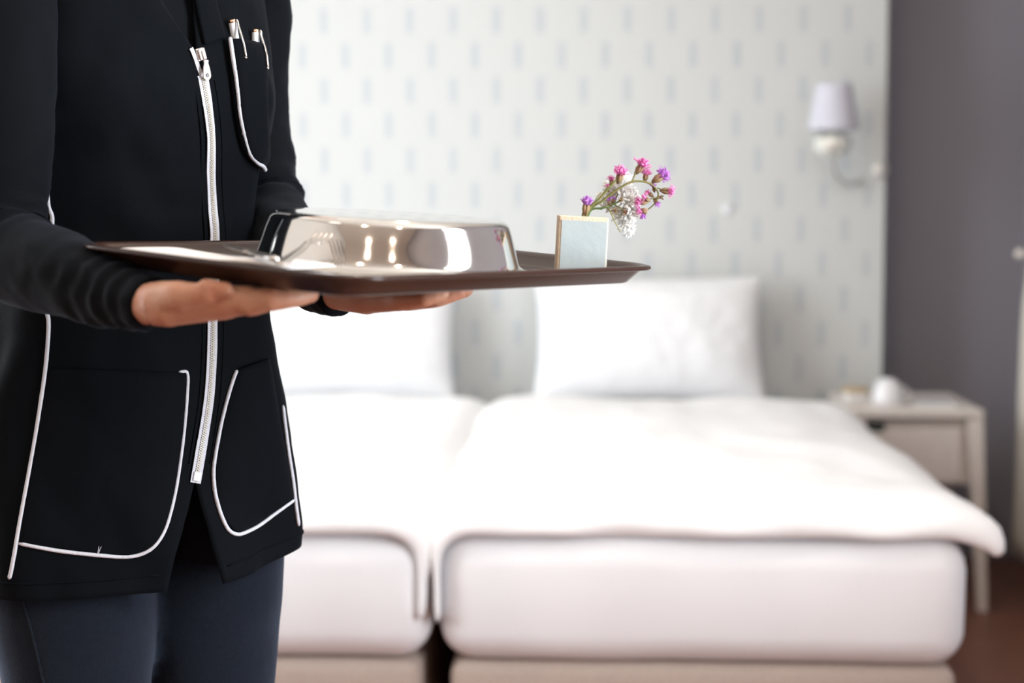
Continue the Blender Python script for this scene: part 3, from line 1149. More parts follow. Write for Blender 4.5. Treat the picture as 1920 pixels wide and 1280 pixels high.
for i, (x, y, d, dx, dy, s, m, n) in enumerate((
        (1200, 314, -.012, 0.6, -0.8, 15, 'petal_pink', 26), (1211, 330, -.008, 0.2, -1.0, 11, 'petal_pink', 18), (1236, 333, -.010, 0.8, -0.5, 16, 'petal_violet', 26),
        (1250, 358, -.010, 1.0, 0.1, 13, 'petal_pink', 14), (1226, 353, -.006, -0.2, -1, 8, 'petal_violet', 8), (1219, 364, -.004, -0.6, -0.5, 8, 'petal_pink', 10),
        (1212, 373, -.008, -0.8, -0.4, 9, 'petal_pink', 10), (1203, 379, -.006, -1.0, -0.1, 11, 'petal_pink', 14), (1205, 395, -.004, -0.9, 0.2, 10, 'petal_pink', 12), (1208, 400, 0, -0.5, 0.9, 9, 'petal_violet', 9),
        (1230, 378, -.004, 0.5, 0.8, 9, 'petal_violet', 6), (1236, 370, -.004, 0.9, -0.2, 7, 'calyx', 5))):
    bloom(A, a_.p(x, y, d), ax(dx, dy, rnd.uniform(-.4, .1)), s * S, M[m], n, 1.0, i + 1)

Bs = sprig('statice_sprig', 'short upright statice sprig with one pink head above the vase')
b_ = Rel(Bs)
stem(Bs, [b_.p(1088, 470, -.004), b_.p(1100, 399, -.006), b_.p(1126, 370, -.01), b_.p(1150, 343, -.014), b_.p(1163, 330, -.014)], 0.0015, 0.0010)
stem(Bs, [b_.p(1126, 370, -.01), b_.p(1137, 354, -.006), b_.p(1145, 342, -.004)], 0.0008, 0.0007, name='branch')
stem(Bs, [b_.p(1112, 386, -.008), b_.p(1118, 372, -.006), b_.p(1127, 361, -.004)], 0.0006, 0.0005, name='branch')
for i, (x, y, d, dx, dy, s, m, n) in enumerate(((1162, 330, -.014, 0.25, -1, 15, 'petal_pink', 24), (1147, 340, -.006, -0.1, -1, 9, 'petal_pink', 12), (1140, 353, -.004, -.2, -1, 7, 'petal_pink', 8),
                                               (1142, 378, 0, -.1, -.8, 7, 'petal_violet', 7), (1150, 375, 0, .3, -.9, 6, 'petal_violet', 6))):
    bloom(Bs, b_.p(x, y, d), ax(dx, dy, -.2), s * S, M[m], n, 1.0, 40 + i)

Cs = sprig('statice_sprig', 'single violet statice head resting on the lip of the vase')
c_ = Rel(Cs)
stem(Cs, [c_.p(1084, 470, -.006), c_.p(1093, 402, -.010), c_.p(1098, 390, -.012)], 0.0013, 0.0010)
bloom(Cs, c_.p(1099, 388, -.012), ax(0.15, -1, -.1), 15 * S, M['petal_violet'], 20, 0.8, 77)

Ds = sprig('white_sprig', 'bushy white flower sprig leaning over the right edge of the vase')
d_ = Rel(Ds)
stem(Ds, [d_.p(1092, 470, .008), d_.p(1104, 399, .006), d_.p(1129, 390, .004), d_.p(1150, 383, .002), d_.p(1168, 373, .004)], 0.0014, 0.0008, M['leaf'])
stem(Ds, [d_.p(1150, 383, .002), d_.p(1164, 390, -.002), d_.p(1172, 398, -.002)], 0.0007, 0.0006, name='branch')
stem(Ds, [d_.p(1138, 387, .0), d_.p(1146, 400, -.008), d_.p(1151, 412, -.012), d_.p(1163, 435, -.012)], 0.0008, 0.0005, name='branch')
stem(Ds, [d_.p(1150, 383, .004), d_.p(1158, 365, .010), d_.p(1164, 350, .014)], 0.0007, 0.0006, name='branch')
lf = [d_.p(1127, 393, -.004), d_.p(1135, 388, -.006), d_.p(1142, 386, -.004)]
mesh('leaf', flatbar(lf, [0.002, 0.005, 0.001], [0.0006] * 3), M['leaf'], Ds)
for i, (x, y, d, dx, dy, s, n) in enumerate(((1168, 372, .006, .6, -.4, 17, 26), (1178, 382, .004, .9, .1, 17, 26), (1175, 398, .004, .7, .6, 17, 26), (1167, 392, .010, .1, .2, 15, 20), (1172, 418, .006, .3, .9, 14, 22), (1176, 428, .008, .5, .8, 12, 18),
                                             (1163, 352, .014, .1, -1, 15, 22), (1170, 340, .018, .5, -.8, 13, 18), (1142, 352, .016, -.6, -.7, 11, 16), (1130, 372, .014, -.5, -.7, 11, 14), (1136, 388, .012, 0, -.6, 11, 14),
                                             (1155, 362, .014, 0, -.8, 14, 20), (1160, 405, .010, .1, .8, 12, 16), (1150, 370, .020, -.3, -.7, 15, 20), (1146, 384, .016, -.4, -.2, 13, 18), (1158, 388, .014, 0, .3, 14, 18), (1180, 366, .012, .9, -.5, 14, 20))):
    bloom(Ds, d_.p(x, y, d), ax(dx, dy, -.2), s * S * 1.12, M['petal_white'], n, 1.35, 120 + i, calyx=False)
for i, (x, y, dx, dy) in enumerate(((1168, 396, .5, .3), (1160, 378, .6, -.6), (1154, 390, -.2, .9))):
    bloom(Ds, d_.p(x, y, -.004), ax(dx, dy, -.5), 8 * S, M['calyx'], 8, 0.9, 160 + i, calyx=False, name='bud')

# ------------------------------------------------------------------ person: the tunic surface
# rows: z, axis pixel, axis depth, half width, half depth (front), half depth (back), facing angle
ROWS = [
    (1.440, 236, 1.80, 0.060, 0.055, 0.060, 46),
    (1.405, 236, 1.80, 0.125, 0.070, 0.075, 46),
    (1.365, 236, 1.80, 0.158, 0.088, 0.090, 46),
    (1.300, 236, 1.80, 0.165, 0.106, 0.100, 46),
    (1.220, 236, 1.80, 0.168, 0.118, 0.102, 46),
    (1.150, 236, 1.80, 0.166, 0.118, 0.098, 46),
    (1.090, 238, 1.80, 0.150, 0.114, 0.095, 46),
    (1.030, 240, 1.80, 0.143, 0.114, 0.098, 46),
    (0.960, 242, 1.80, 0.152, 0.117, 0.108, 44),
    (0.880, 242, 1.80, 0.172, 0.122, 0.122, 40),
    (0.800, 242, 1.80, 0.184, 0.127, 0.132, 37),
    (0.720, 242, 1.80, 0.190, 0.131, 0.138, 36),
    (0.665, 242, 1.80, 0.192, 0.133, 0.140, 36),
]
RZ = np.array([r[0] for r in ROWS])[::-1]
RA = np.array([r[1:] for r in ROWS])[::-1]


def row_at(z):
    # smooth monotone-ish interpolation
    z = min(max(z, RZ[0]), RZ[-1])
    i = min(max(int(np.searchsorted(RZ, z)) - 1, 0), len(RZ) - 2)
    t = (z - RZ[i]) / (RZ[i + 1] - RZ[i])
    p1, p2 = RA[i], RA[i + 1]
    h = RZ[i + 1] - RZ[i]
    m1 = (RA[min(i + 1, len(RZ) - 1)] - RA[max(i - 1, 0)]) / (RZ[min(i + 1, len(RZ) - 1)] - RZ[max(i - 1, 0)])
    m2 = (RA[min(i + 2, len(RZ) - 1)] - RA[i]) / (RZ[min(i + 2, len(RZ) - 1)] - RZ[i])
    t2, t3 = t * t, t ** 3
    return (2 * t3 - 3 * t2 + 1) * p1 + (t3 - 2 * t2 + t) * h * m1 + (-2 * t3 + 3 * t2) * p2 + (t3 - t2) * h * m2


GF = Vector((-math.sin(YAW), math.cos(YAW), 0))     # ground forward of the camera
GR = RT.copy()


def axis_at(z, c, d):
    # point at height z whose picture x is c at ground depth d
    return CAM + GF * d + GR * ((c - 960) / F * d) + Vector((0, 0, z - CAM_H))


def surf(th, z, grow=0.0, folds=True):
    c, d, a, bf, bb, ph = row_at(z)
    C = axis_at(z, c, d)
    ph = R(ph)
    face = GR * math.sin(ph) - GF * math.cos(ph)
    left = GR * math.cos(ph) + GF * math.sin(ph)
    s, co_ = math.sin(th), math.cos(th)
    e = 0.90
    su = math.copysign(abs(s) ** e, s)
    cu_ = math.copysign(abs(co_) ** e, co_)
    b = bf if co_ > 0 else bb
    # bust
    for sg in (-1, 1):
        dth = (th - sg * R(36) + math.pi) % (2 * math.pi) - math.pi
        k = math.exp(-(dth / R(27)) ** 2) * math.exp(-((z - 1.185) / 0.062) ** 2) * 0.020
        a += k * 0.5
        b += k
    a += grow
    b += grow
    p = C + left * (a * su) + face * (b * cu_)
    if folds:
        n_ = (left * su + face * cu_)
        lower = max(0.0, min(1.0, (1.0 - z) / 0.3))
        w = 0.0035 * lower * math.sin(th * 7 + 1.2 + 2 * math.sin(z * 9)) + 0.0055 * noise.noise(Vector((p.x * 16, p.y * 16, p.z * 9))) + 0.0022 * noise.noise(Vector((p.x * 34, p.y * 34, p.z * 22)))
        w += 0.0035 * noise.noise(Vector((p.x * 9 + 4, p.y * 9, p.z * 34))) * math.exp(-((z - 1.03) / 0.09) ** 2)
        w += 0.006 * lower * noise.noise(Vector((th * 2.5, z * 1.5, 3.7)))
        up_ = math.exp(-((z - 1.16) / 0.12) ** 2)
        w += 0.0030 * up_ * math.sin(z * 62 + th * 5.5 + 2.0 * noise.noise(Vector((th * 2, z * 5, 1.1)))) * max(0, math.cos(th)) * (0.4 + noise.noise(Vector((th * 3, z * 7, 8.8))))
        p += n_ * w
    if z < 0.80:
        p.z += 0.022 * max(0.0, s) ** 1.5 * (0.80 - z) / 0.135
    return p


# centre front in the photo: where the zip runs
ZIP = [(330, -60), (350, 20), (366, 90), (380, 150), (388, 200), (394, 260), (394, 330), (397, 390), (401, 440), (400, 520), (397, 600), (396, 660), (391, 740), (381, 810), (371, 870), (365, 905), (366, 980), (368, 1060), (368, 1130)]
zy = [p[1] for p in ZIP]
zx = [p[0] for p in ZIP]


def centre_th(z):
    best = None
    for k in range(-60, 61):
        th = R(k * 0.5)
        x, y, d = pix(surf(th, z))
        e = abs(x - np.interp(y, zy, zx))
        if best is None or e < best[0]:
            best = (e, th)
    return best[1]


NZ, NT_ = 150, 200
zs = [0.665 + (1.44 - 0.665) * j / (NZ - 1) for j in range(NZ)]
CT = [centre_th(z) for z in zs]
CT = [sum(CT[max(0, j - 2):j + 3]) / len(CT[max(0, j - 2):j + 3]) for j in range(NZ)]


def ct(z):
    return float(np.interp(z, zs, CT))


V = []
for z in zs:
    for k in range(NT_):
        V.append(surf(2 * math.pi * k / NT_, z))
closed = (V, grid_faces(NZ, NT_, True))
BV = BVHTree.FromPolygons([tuple(v) for v in closed[0]], closed[1])


def hit(px_, py_, off=0.0):
    cx = 240
    for k in range(90):
        q = px_ + (cx - px_) * k / 300
        r = ray(q, py_).normalized()
        loc, nor, idx, dist = BV.ray_cast(CAM, r)
        if loc is not None:
            if nor.dot(r) > 0:
                nor = -nor
            return loc + nor * off, nor
    raise RuntimeError('missed %s %s' % (px_, py_))


Z_V = hit(372, 96)[0].z          # the V neck starts here
Z_S = hit(368, 904)[0].z         # the slit ends here
print('V', Z_V, 'slit', Z_S)


def gap(z):
    """half openings (her right panel, her left panel), metres along the cloth"""
    if z > Z_V:
        k = (z - Z_V) / (1.44 - Z_V)
        return 0.0008 + 0.115 * k ** 1.05, 0.0008 + 0.040 * k
    if z < Z_S:
        k = (Z_S - z) / (Z_S - 0.665)
        return 0.0008 + 0.024 * k, 0.0008 + 0.025 * k
    return 0.0008, 0.0008


person = None
# ---- body: one continuous figure built as one remeshed surface
ax0 = axis_at(0, 240, 1.80)
PH = R(44)
FACE = GR * math.sin(PH) - GF * math.cos(PH)
LEFT = GR * math.cos(PH) + GF * math.sin(PH)
PH2 = R(37)
FACE2 = GR * math.sin(PH2) - GF * math.cos(PH2)
LEFT2 = GR * math.cos(PH2) + GF * math.sin(PH2)


def B(l, f, z, lo=False):
    return Vector((ax0.x, ax0.y, 0)) + (LEFT2 if lo else LEFT) * l + (FACE2 if lo else FACE) * f + Vector((0, 0, z))


# arm joints, seen in the photo
ARM_R = [B(-0.085, -0.008, 1.372), B(-0.142, -0.004, 1.345), W(8, 20, 1.625), W(5, 250, 1.595), W(0, 400, 1.585), W(22, 478, 1.56), W(120, 514, 1.50), W(204, 548, 1.455), W(286, 571, 1.416)]
RAD_R = [0.044, 0.056, 0.052, 0.0485, 0.045, 0.0435, 0.0385, 0.0300, 0.0235]
ARM_L = [B(0.085, -0.008, 1.372), B(0.142, -0.010, 1.345), W(470, 0, 1.925), W(468, 180, 1.935), W(488, 330, 1.925), W(510, 405, 1.90), W(548, 470, 1.80), W(592, 528, 1.70), W(632, 552, 1.625)]
RAD_L = [0.044, 0.054, 0.047, 0.0445, 0.0430, 0.0425, 0.0370, 0.0290, 0.0215]


def tray_under(p):
    """how far a point lies under the tray bottom (positive = below)"""
    q = TR.inverted() @ Vector(p)
    return T_BOT - q.z


parts = []


def chain(pts, rads):
    for i in range(len(pts) - 1):
        parts.append(capsule(pts[i], pts[i + 1], rads[i], rads[i + 1], 16))


# torso, neck, head
for l, f, z, r, sc in ((0, 0, 0.86, 0.135, (1.0, 0.8, 0.8)), (0, 0.0, 0.97, 0.11, (1.0, 0.8, 1)), (0, 0.0, 1.08, 0.112, (1.0, 0.75, 1)), (0, -0.005, 1.20, 0.125, (1.02, 0.70, 1)), (0, -0.01, 1.30, 0.120, (1.05, 0.6, 0.8))):
    mt = Matrix(((LEFT.x, FACE.x, 0), (LEFT.y, FACE.y, 0), (0, 0, 1)))
    parts.append(sphere(B(l, f, z), r, 20, 14, sc, mt))
parts.append(capsule(B(-0.10, -0.015, 1.345), B(0.10, -0.015, 1.345), 0.055, 0.055))
parts.append(capsule(B(0, -0.012, 1.34), B(0, 0.012, 1.46), 0.056, 0.050))
HC = B(0, 0.035, 1.560)
mt = Matrix(((LEFT.x, FACE.x, 0), (LEFT.y, FACE.y, 0), (0, 0, 1)))


def HB(l, f, z):
    return HC + LEFT * l + FACE * f + Vector((0, 0, z))


parts.append(sphere(HB(0, -0.008, 0.025), 0.083, 22, 16, (0.90, 1.08, 1.0), mt))
parts.append(sphere(HB(0, 0.018, -0.030), 0.064, 20, 14, (0.92, 0.98, 1.2), mt))
parts.append(capsule(HB(0, 0.078, 0.014), HB(0, 0.090, -0.024), 0.0065, 0.0100))      # nose
parts.append(sphere(HB(0, 0.056, -0.086), 0.024, 14, 10))                             # chin
for sg in (-1, 1):
    parts.append(sphere(HB(sg * 0.031, 0.075, 0.004), 0.0135, 14, 10, (1.2, 0.7, 0.75), mt))  # eye
    parts.append(capsule(HB(sg * 0.014, 0.086, 0.027), HB(sg * 0.046, 0.072, 0.025), 0.008, 0.006))  # brow
    parts.append(sphere(HB(sg * 0.078, -0.006, -0.004), 0.026, 14, 10, (0.35, 0.75, 1.15), mt))      # ear
for dz in (-0.052, -0.063):
    parts.append(capsule(HB(-0.016, 0.073, dz), HB(0.016, 0.073, dz), 0.0060, 0.0060))   # lips
# arms inside the sleeves
chain(ARM_R, [r - 0.014 for r in RAD_R[:6]] + [r - 0.006 for r in RAD_R[6:]])
chain(ARM_L, [r - 0.014 for r in RAD_L[:6]] + [r - 0.006 for r in RAD_L[6:]])
# legs
HIPR, HIPL = B(-0.078, 0.002, 0.80, True), B(0.088, -0.005, 0.80, True)
KNR, KNL = B(-0.073, 0.03, 0.44, True), B(0.085, 0.01, 0.44, True)
ANR, ANL = B(-0.060, -0.01, 0.085, True), B(0.085, -0.02, 0.085, True)
for hp_, kn, an in ((HIPR, KNR, ANR), (HIPL, KNL, ANL)):
    chain([hp_, kn, an], [0.080, 0.050, 0.034])
    chain([an, an + FACE2 * 0.13 + Vector((0, 0, -0.052))], [0.032, 0.024])
    parts.append(sphere(an - FACE2 * 0.02 + Vector((0, 0, -0.045)), 0.03))

# --- hands
d0 = 1.415
# her right hand: palm up under the near short end, thumb towards the camera
wr = W(266, 567, 1.422)
def hand_R():
    P = lambda x, y, d: W(x, y, d)
    mcp = [P(468, 560, 1.366), P(472, 564, 1.388), P(464, 565, 1.410), P(450, 562, 1.430)]
    cmc = [P(318, 573, 1.392), P(316, 573, 1.404), P(312, 571, 1.418), P(308, 569, 1.432)]
    for k in range(4):
        parts.append(capsule(wr, cmc[k], 0.0190, 0.0185))
        parts.append(capsule(cmc[k], mcp[k], 0.0175, 0.0118))
    for k in range(3):                      # webbing of the palm
        parts.append(capsule(cmc[k] * .4 + mcp[k] * .6, cmc[k + 1] * .4 + mcp[k + 1] * .6, 0.0130, 0.0130))
        parts.append(capsule(cmc[k], cmc[k + 1], 0.0175, 0.0175))
    parts.append(capsule(P(322, 590, 1.40), P(430, 580, 1.395), 0.0100, 0.0085))   # heel to knuckle, back of the hand
    tips = [[P(508, 553, 1.358), P(536, 549, 1.362), P(562, 545, 1.368)],
            [P(522, 553, 1.382), P(556, 548, 1.388), P(582, 543, 1.396)],
            [P(512, 553, 1.408), P(546, 547, 1.416), P(572, 542, 1.424)],
            [P(497, 553, 1.432), P(530, 547, 1.440), P(555, 542, 1.448)]]
    rr = [[0.0118, 0.0098, 0.0088, 0.0074], [0.0116, 0.0100, 0.0090, 0.0076], [0.0112, 0.0094, 0.0084, 0.0072], [0.0102, 0.0082, 0.0074, 0.0064]]
    for k in range(4):
        chain([mcp[k]] + tips[k], rr[k])
    # thumb along the underside of the rim
    global thumb_i
    thumb_i = len(parts) + 2
    chain([P(300, 557, 1.394), P(338, 547, 1.372), P(388, 541, 1.360), P(425, 542, 1.356)], [0.0170, 0.0128, 0.0086, 0.0058])
    parts.append(capsule(P(345, 560, 1.392), P(430, 562, 1.388), 0.0125, 0.0108))  # thumb web to index


def hand_L():
    P = lambda x, y, d: W(x, y, d)
    wl = P(640, 551, 1.612)
    mcp = [P(752, 562, 1.520), P(762, 562, 1.545), P(766, 558, 1.570), P(760, 553, 1.592)]     # little finger nearest the camera
    cmc = [P(690, 560, 1.575), P(694, 558, 1.588), P(698, 555, 1.602), P(700, 552, 1.616)]
    for k in range(4):
        parts.append(capsule(wl, cmc[k], 0.0165, 0.0155))
        parts.append(capsule(cmc[k], mcp[k], 0.0145, 0.0105))
    for k in range(3):
        parts.append(capsule(cmc[k] * .4 + mcp[k] * .6, cmc[k + 1] * .4 + mcp[k + 1] * .6, 0.0120, 0.0120))
        parts.append(capsule(cmc[k], cmc[k + 1], 0.0150, 0.0150))
    tips = [[P(795, 560, 1.506), P(812, 556, 1.506), P(830, 551, 1.508)],
            [P(820, 558, 1.528), P(840, 553, 1.528), P(862, 547, 1.530)],
            [P(828, 555, 1.556), P(850, 549, 1.556), P(874, 543, 1.558)],
            [P(815, 551, 1.584), P(836, 545, 1.584), P(858, 540, 1.586)]]
    rr = [[0.0100, 0.0082, 0.0072, 0.0062], [0.0108, 0.0092, 0.0082, 0.0070], [0.0112, 0.0094, 0.0084, 0.0072], [0.0110, 0.0092, 0.0084, 0.0072]]
    for k in range(4):
        chain([mcp[k]] + tips[k], rr[k])
    chain([P(690, 550, 1.622), P(730, 545, 1.655), P(775, 541, 1.672), P(805, 538, 1.680)], [0.0160, 0.0135, 0.0110, 0.0085])


def sink():
    """push every hand vertex that would poke into the tray down to just under its bottom"""
    pass


thumb_i = -1
n_before = len(parts)
hand_R()
hand_L()
# keep the hands under the tray: lower each capsule's vertices that rise above the tray bottom
for i in range(n_before, len(parts)):
    Vp, Fp = parts[i]
    mn = min(tray_under(v) for v in Vp)
    if mn < 0.0004 and i != thumb_i:
        parts[i] = ([v - Vector((0, 0, 0.0004 - mn)) for v in Vp], Fp)

me = remesh(join(*parts), 0.0022, 3, 0.5)
person = link('person', me, M['skin'])
tag(person, 'person in black tunic with white piping and dark jeans, carrying the tray in both hands', 'person')
me.polygons.foreach_set('use_smooth', [True] * len(me.polygons))

# hair, out of frame above
hv = [sphere(HB(0, -0.016, 0.034), 0.092, 28, 18, (0.93, 1.08, 1.0), mt), sphere(HB(0, -0.115, 0.035), 0.038, 18, 12)]
V = [v for v in hv[0][0]]
keep = []
for f in hv[0][1]:
    c = sum((V[i] for i in f), Vector()) / len(f) - HC
    if not (c.dot(FACE) > 0.03 and c.z < 0.072) and c.z > -0.045:
        keep.append(f)
mesh('hair', join((V, keep), hv[1]), M['hair'], person)

for sg in (-1, 1):
    ey = mesh('eye', sphere(HB(sg * 0.031, 0.0770, 0.004), 0.0105, 18, 12, (1.15, 0.9, 0.62), mt), M['ceramic'], person)
    mesh('iris', sphere(HB(sg * 0.031, 0.0828, 0.004), 0.0045, 14, 10), M['hair'], ey)
    mesh('eyebrow', capsule(HB(sg * 0.015, 0.0925, 0.029), HB(sg * 0.046, 0.0770, 0.028), 0.0030, 0.0018, 10), M['hair'], person)

# ---- shirt: torso under the tunic plus two sleeves
V = []
zs2 = [0.90 + (1.45 - 0.90) * j / 60 for j in range(61)]
for z in zs2:
    for k in range(72):
        V.append(surf(2 * math.pi * k / 72, min(z, 1.44), -0.011, False) + Vector((0, 0, z - min(z, 1.44))))
tor = (V, grid_faces(61, 72, True))


def sleeve(P, rads, seed, cuff, bends):
    n = len(P)
    path = spline([(*P[i], rads[i]) for i in range(n)], 16)
    L = len(path)
    pts = [Vector(p[:3]) for p in path]
    rad = [p[3] for p in path]
    # folds: rings near the elbow and the cuff
    for i in range(L):
        t = i / (L - 1)
        for (bt, bw, amp, fr) in bends:
            e = math.exp(-((t - bt) / bw) ** 2)
            rad[i] += amp * e * math.sin(i * fr + seed)

    def fn(i, an):
        t = i / (L - 1)
        q = noise.noise(Vector((math.cos(an) * 1.6 + seed, math.sin(an) * 1.6, t * 26)))
        q2 = noise.noise(Vector((math.cos(an) * 3.1 + seed, math.sin(an) * 3.1 + 9, t * 60)))
        k = 0.035
        for (bt, bw, amp, fr) in bends:
            k += 0.05 * math.exp(-((t - bt) / (bw * 1.3)) ** 2)
        return 1 + k * q + k * 0.5 * q2
    # turn the cuff in
    pts.append(pts[-1] + (pts[-1] - pts[-2]).normalized() * 0.0015)
    rad.append(rad[-1] - 0.0022)
    pts.append(pts[-1] - (pts[-2] - pts[-3]).normalized() * 0.012)
    rad.append(rad[-1] - 0.0008)
    return tube(pts, rad, 40, False, fn=lambda i, an: fn(min(i, L - 1), an))


slR = sleeve(ARM_R, RAD_R, 1.3, 0.97, [(0.58, 0.07, 0.0016, 0.9), (0.915, 0.09, 0.0014, 1.25)])
slL = sleeve(ARM_L, RAD_L, 4.1, 0.97, [(0.475, 0.11, 0.0008, 0.8), (0.615, 0.055, 0.0014, 0.9), (0.93, 0.07, 0.0010, 1.2)])
shirt = mesh('shirt', join(tor, slR, slL), M['shirt'], person)
tag(shirt, 'black long sleeved shirt under the tunic')

# thin dark thread hanging at the right cuff
wp = [W(276, 596, 1.400), W(281, 608, 1.398), W(292, 616, 1.396), (W(304, 613, 1.396)), W(310, 605, 1.398)]
mesh('cuff_thread', tube([Vector(q) for q in spline(wp, 6)], 0.0006, 6), M['shirt'], shirt)

# ---- jeans
jp = []
for hp_, kn, an in ((HIPR, KNR, ANR), (HIPL, KNL, ANL)):
    t1 = hp_ * 0.5 + kn * 0.5
    jp.append(capsule(hp_ + Vector((0, 0, 0.02)), t1, 0.097, 0.087, 28))
    jp.append(capsule(t1, kn, 0.087, 0.064, 28))
    jp.append(capsule(kn, an + Vector((0, 0, 0.03)), 0.062, 0.047, 28))
for z, r in ((0.84, 0.112), (0.90, 0.108), (0.95, 0.100)):
    jp.append(sphere(B(0, -0.005, z, True), r, 28, 16, (1.38, 0.98, 0.62), Matrix(((LEFT2.x, FACE2.x, 0), (LEFT2.y, FACE2.y, 0), (0, 0, 1)))))
jm = remesh(join(*jp), 0.006, 8, 0.5)
for v in jm.vertices:
    v.co += v.normal * 0.0022 * noise.noise(Vector((v.co.x * 14, v.co.y * 14, v.co.z * 22)))
jeans = link('jeans', jm, M['denim'], person)
jb = BVHTree.FromPolygons([tuple(v.co) for v in jm.vertices], [tuple(p.vertices) for p in jm.polygons])


def on_jeans(px_, py_):
    loc, nor, i, d = jb.ray_cast(CAM, ray(px_, py_).normalized())
    return loc, nor


sp_ = []
for q in spline([(36, 1105), (50, 1150), (66, 1210), (84, 1290), (96, 1360)], 6):
    l, nn_ = on_jeans(q[0], q[1])
    if l is not None:
        sp_.append(l + nn_ * 0.0003)
if len(sp_) > 2:
    mesh('seam', tube(sp_, 0.0011, 6), M['denim'], jeans)
for an in (ANR, ANL):
    f0 = an + Vector((0, 0, -0.085 + 0.03))
    sm = join(capsule(an + Vector((0, 0, -0.045)), an + FACE2 * 0.145 + Vector((0, 0, -0.052)), 0.039, 0.032, 18), capsule(an + Vector((0, 0, -0.02)), an - FACE2 * 0.025 + Vector((0, 0, -0.045)), 0.042, 0.038, 18))
    sme = remesh(sm, 0.005, 4)
    for v in sme.vertices:
        v.co.z = max(v.co.z, 0.002)
    link('shoe', sme, M['shoe'], person)

# ---- tunic (open at the V neck and the front slit)
V = []
NTH = 220
for z in zs:
    c, d, a, bf, bb, ph = row_at(z)
    g1, g2 = gap(z)
    rr_ = max(bf, 0.06)
    c0 = ct(z)
    t0 = c0 + g2 / (a * 0.95 + 0.02)
    t1 = c0 + 2 * math.pi - g1 / (a * 0.95 + 0.02)
    for k in range(NTH):
        V.append(surf(t0 + (t1 - t0) * k / (NTH - 1), z))
Fs = grid_faces(NZ, NTH)
# arm holes: leave the cloth out around the upper arms
def arm_dist(p):
    best = 9
    for P, rr2 in ((ARM_R, RAD_R), (ARM_L, RAD_L)):
        for i in range(2):
            a, b = P[i], P[i + 1]
            ab = b - a
            t = max(0, min(1, (p - a).dot(ab) / ab.dot(ab)))
            best = min(best, (p - a - ab * t).length - (rr2[i] + 0.000))
    return best


keep = []
for f in Fs:
    c = sum((V[i] for i in f), Vector()) / 4
    keep.append(f)
tunic = mesh('tunic', (V, keep), M['tunic'], person)
so = tunic.modifiers.new('t', 'SOLIDIFY')
so.thickness = 0.0016
so.offset = -1
tag(tunic, 'black sleeveless work tunic with white piping and front zip')


def path_on(pts, per, off):
    P = [hit(q[0], q[1], off) for q in spline(pts, per)]
    return [p[0] for p in P], [p[1] for p in P]


def piping(pts, r=0.0021, per=8, name='piping', off=None):
    P, N = path_on(pts, per, off or r * 0.75)
    rad = [r * (1 + 0.10 * noise.noise(Vector((i * 0.7, len(pts), 0)))) for i in range(len(P))]
    rad[0] *= 0.6
    rad[-1] *= 0.6
    return mesh(name, tube(P, rad, 8), M['piping'], tunic)


def patch(rows, nx, ny, base, bulge, topfree, name, mtl, thick=0.0012):
    """cloth patch sewn on the tunic; rows of (x left, y left, x right, y right) from top to bottom"""
    rr_ = spline(rows, max(1, ny // (len(rows) - 1)))
    V, N = [], []
    m = len(rr_)
    for j, (xa, ya, xb, yb) in enumerate(rr_):
        t = j / (m - 1)
        for i in range(nx):
            s = i / (nx - 1)
            p, n_ = hit(xa + (xb - xa) * s, ya + (yb - ya) * s)
            e = 1 - abs(2 * s - 1) ** (5 if topfree else 2)
            k = base + bulge * e * ((1 - t ** 5) if topfree else math.sin(math.pi * t))
            V.append(p + n_ * k)
            N.append(n_)
    f = grid_faces(m, nx)
    V2, F2 = thicken(V, N, f, -thick)
    return mesh(name, (V2, F2), mtl, tunic)


# pockets
patch([(92, 690, 352, 699), (80, 770, 348, 780), (62, 850, 341, 855), (50, 920, 331, 925), (43, 970, 318, 980), (39, 1000, 298, 1018), (37, 1017, 240, 1043)], 30, 30, 0.0022, 0.003, True, 'pocket', M['tunic'])
patch([(443, 692, 503, 672), (425, 745, 514, 735), (408, 820, 526, 805), (399, 880, 537, 862), (403, 925, 543, 905), (416, 970, 547, 925), (444, 1001, 549, 938)], 26, 30, 0.0022, 0.005, True, 'pocket', M['tunic'])
patch([(424, 76, 491, 92), (428, 130, 494, 140), (434, 190, 496, 200), (443, 250, 497, 255), (453, 285, 497, 290), (468, 304, 497, 303), (483, 316, 494, 310)], 26, 36, 0.0045, 0.0075, True, 'pocket', M['tunic'])
piping([(36, 1018), (110, 1032), (180, 1040), (240, 1043), (280, 1030), (305, 1000), (320, 955), (333, 890), (343, 810), (349, 740), (349, 700), (334, 698)])
piping([(443, 694), (436, 712), (425, 748), (412, 800), (402, 855), (399, 885), (402, 925), (413, 965), (426, 992), (440, 1001), (456, 999), (485, 984), (520, 958), (549, 937)])
piping([(424, 74), (428, 100), (433, 135), (438, 175), (444, 220), (450, 255), (459, 285), (470, 300), (481, 310), (485, 318)], 0.0023, off=0.0075)
piping([(100, 200), (94, 290), (90, 345), (92, 385), (99, 410), (96, 470), (88, 540), (84, 572), (92, 600), (90, 650), (82, 720), (70, 800), (56, 880), (42, 955), (30, 1025), (24, 1060), (19, 1084)], 0.0021)
piping([(528, 760), (534, 810), (541, 860), (548, 905), (553, 950), (558, 985)], 0.0021)
# a loose thread loop on the pocket piping
P = [hit(x, y, 0.003)[0] for x, y in ((183, 1041), (186, 1030), (190, 1021), (186, 1020), (184, 1030), (182, 1040))]
mesh('loose_thread', tube([Vector(q) for q in spline(P, 4)], 0.0003, 5), M['piping'], tunic)
# lapel on her left side of the V neck
patch([(352, -60, 388, -70), (362, 0, 400, -4), (372, 50, 411, 40), (380, 86, 420, 72)], 10, 15, 0.0045, 0.002, False, 'lapel', M['tunic'])
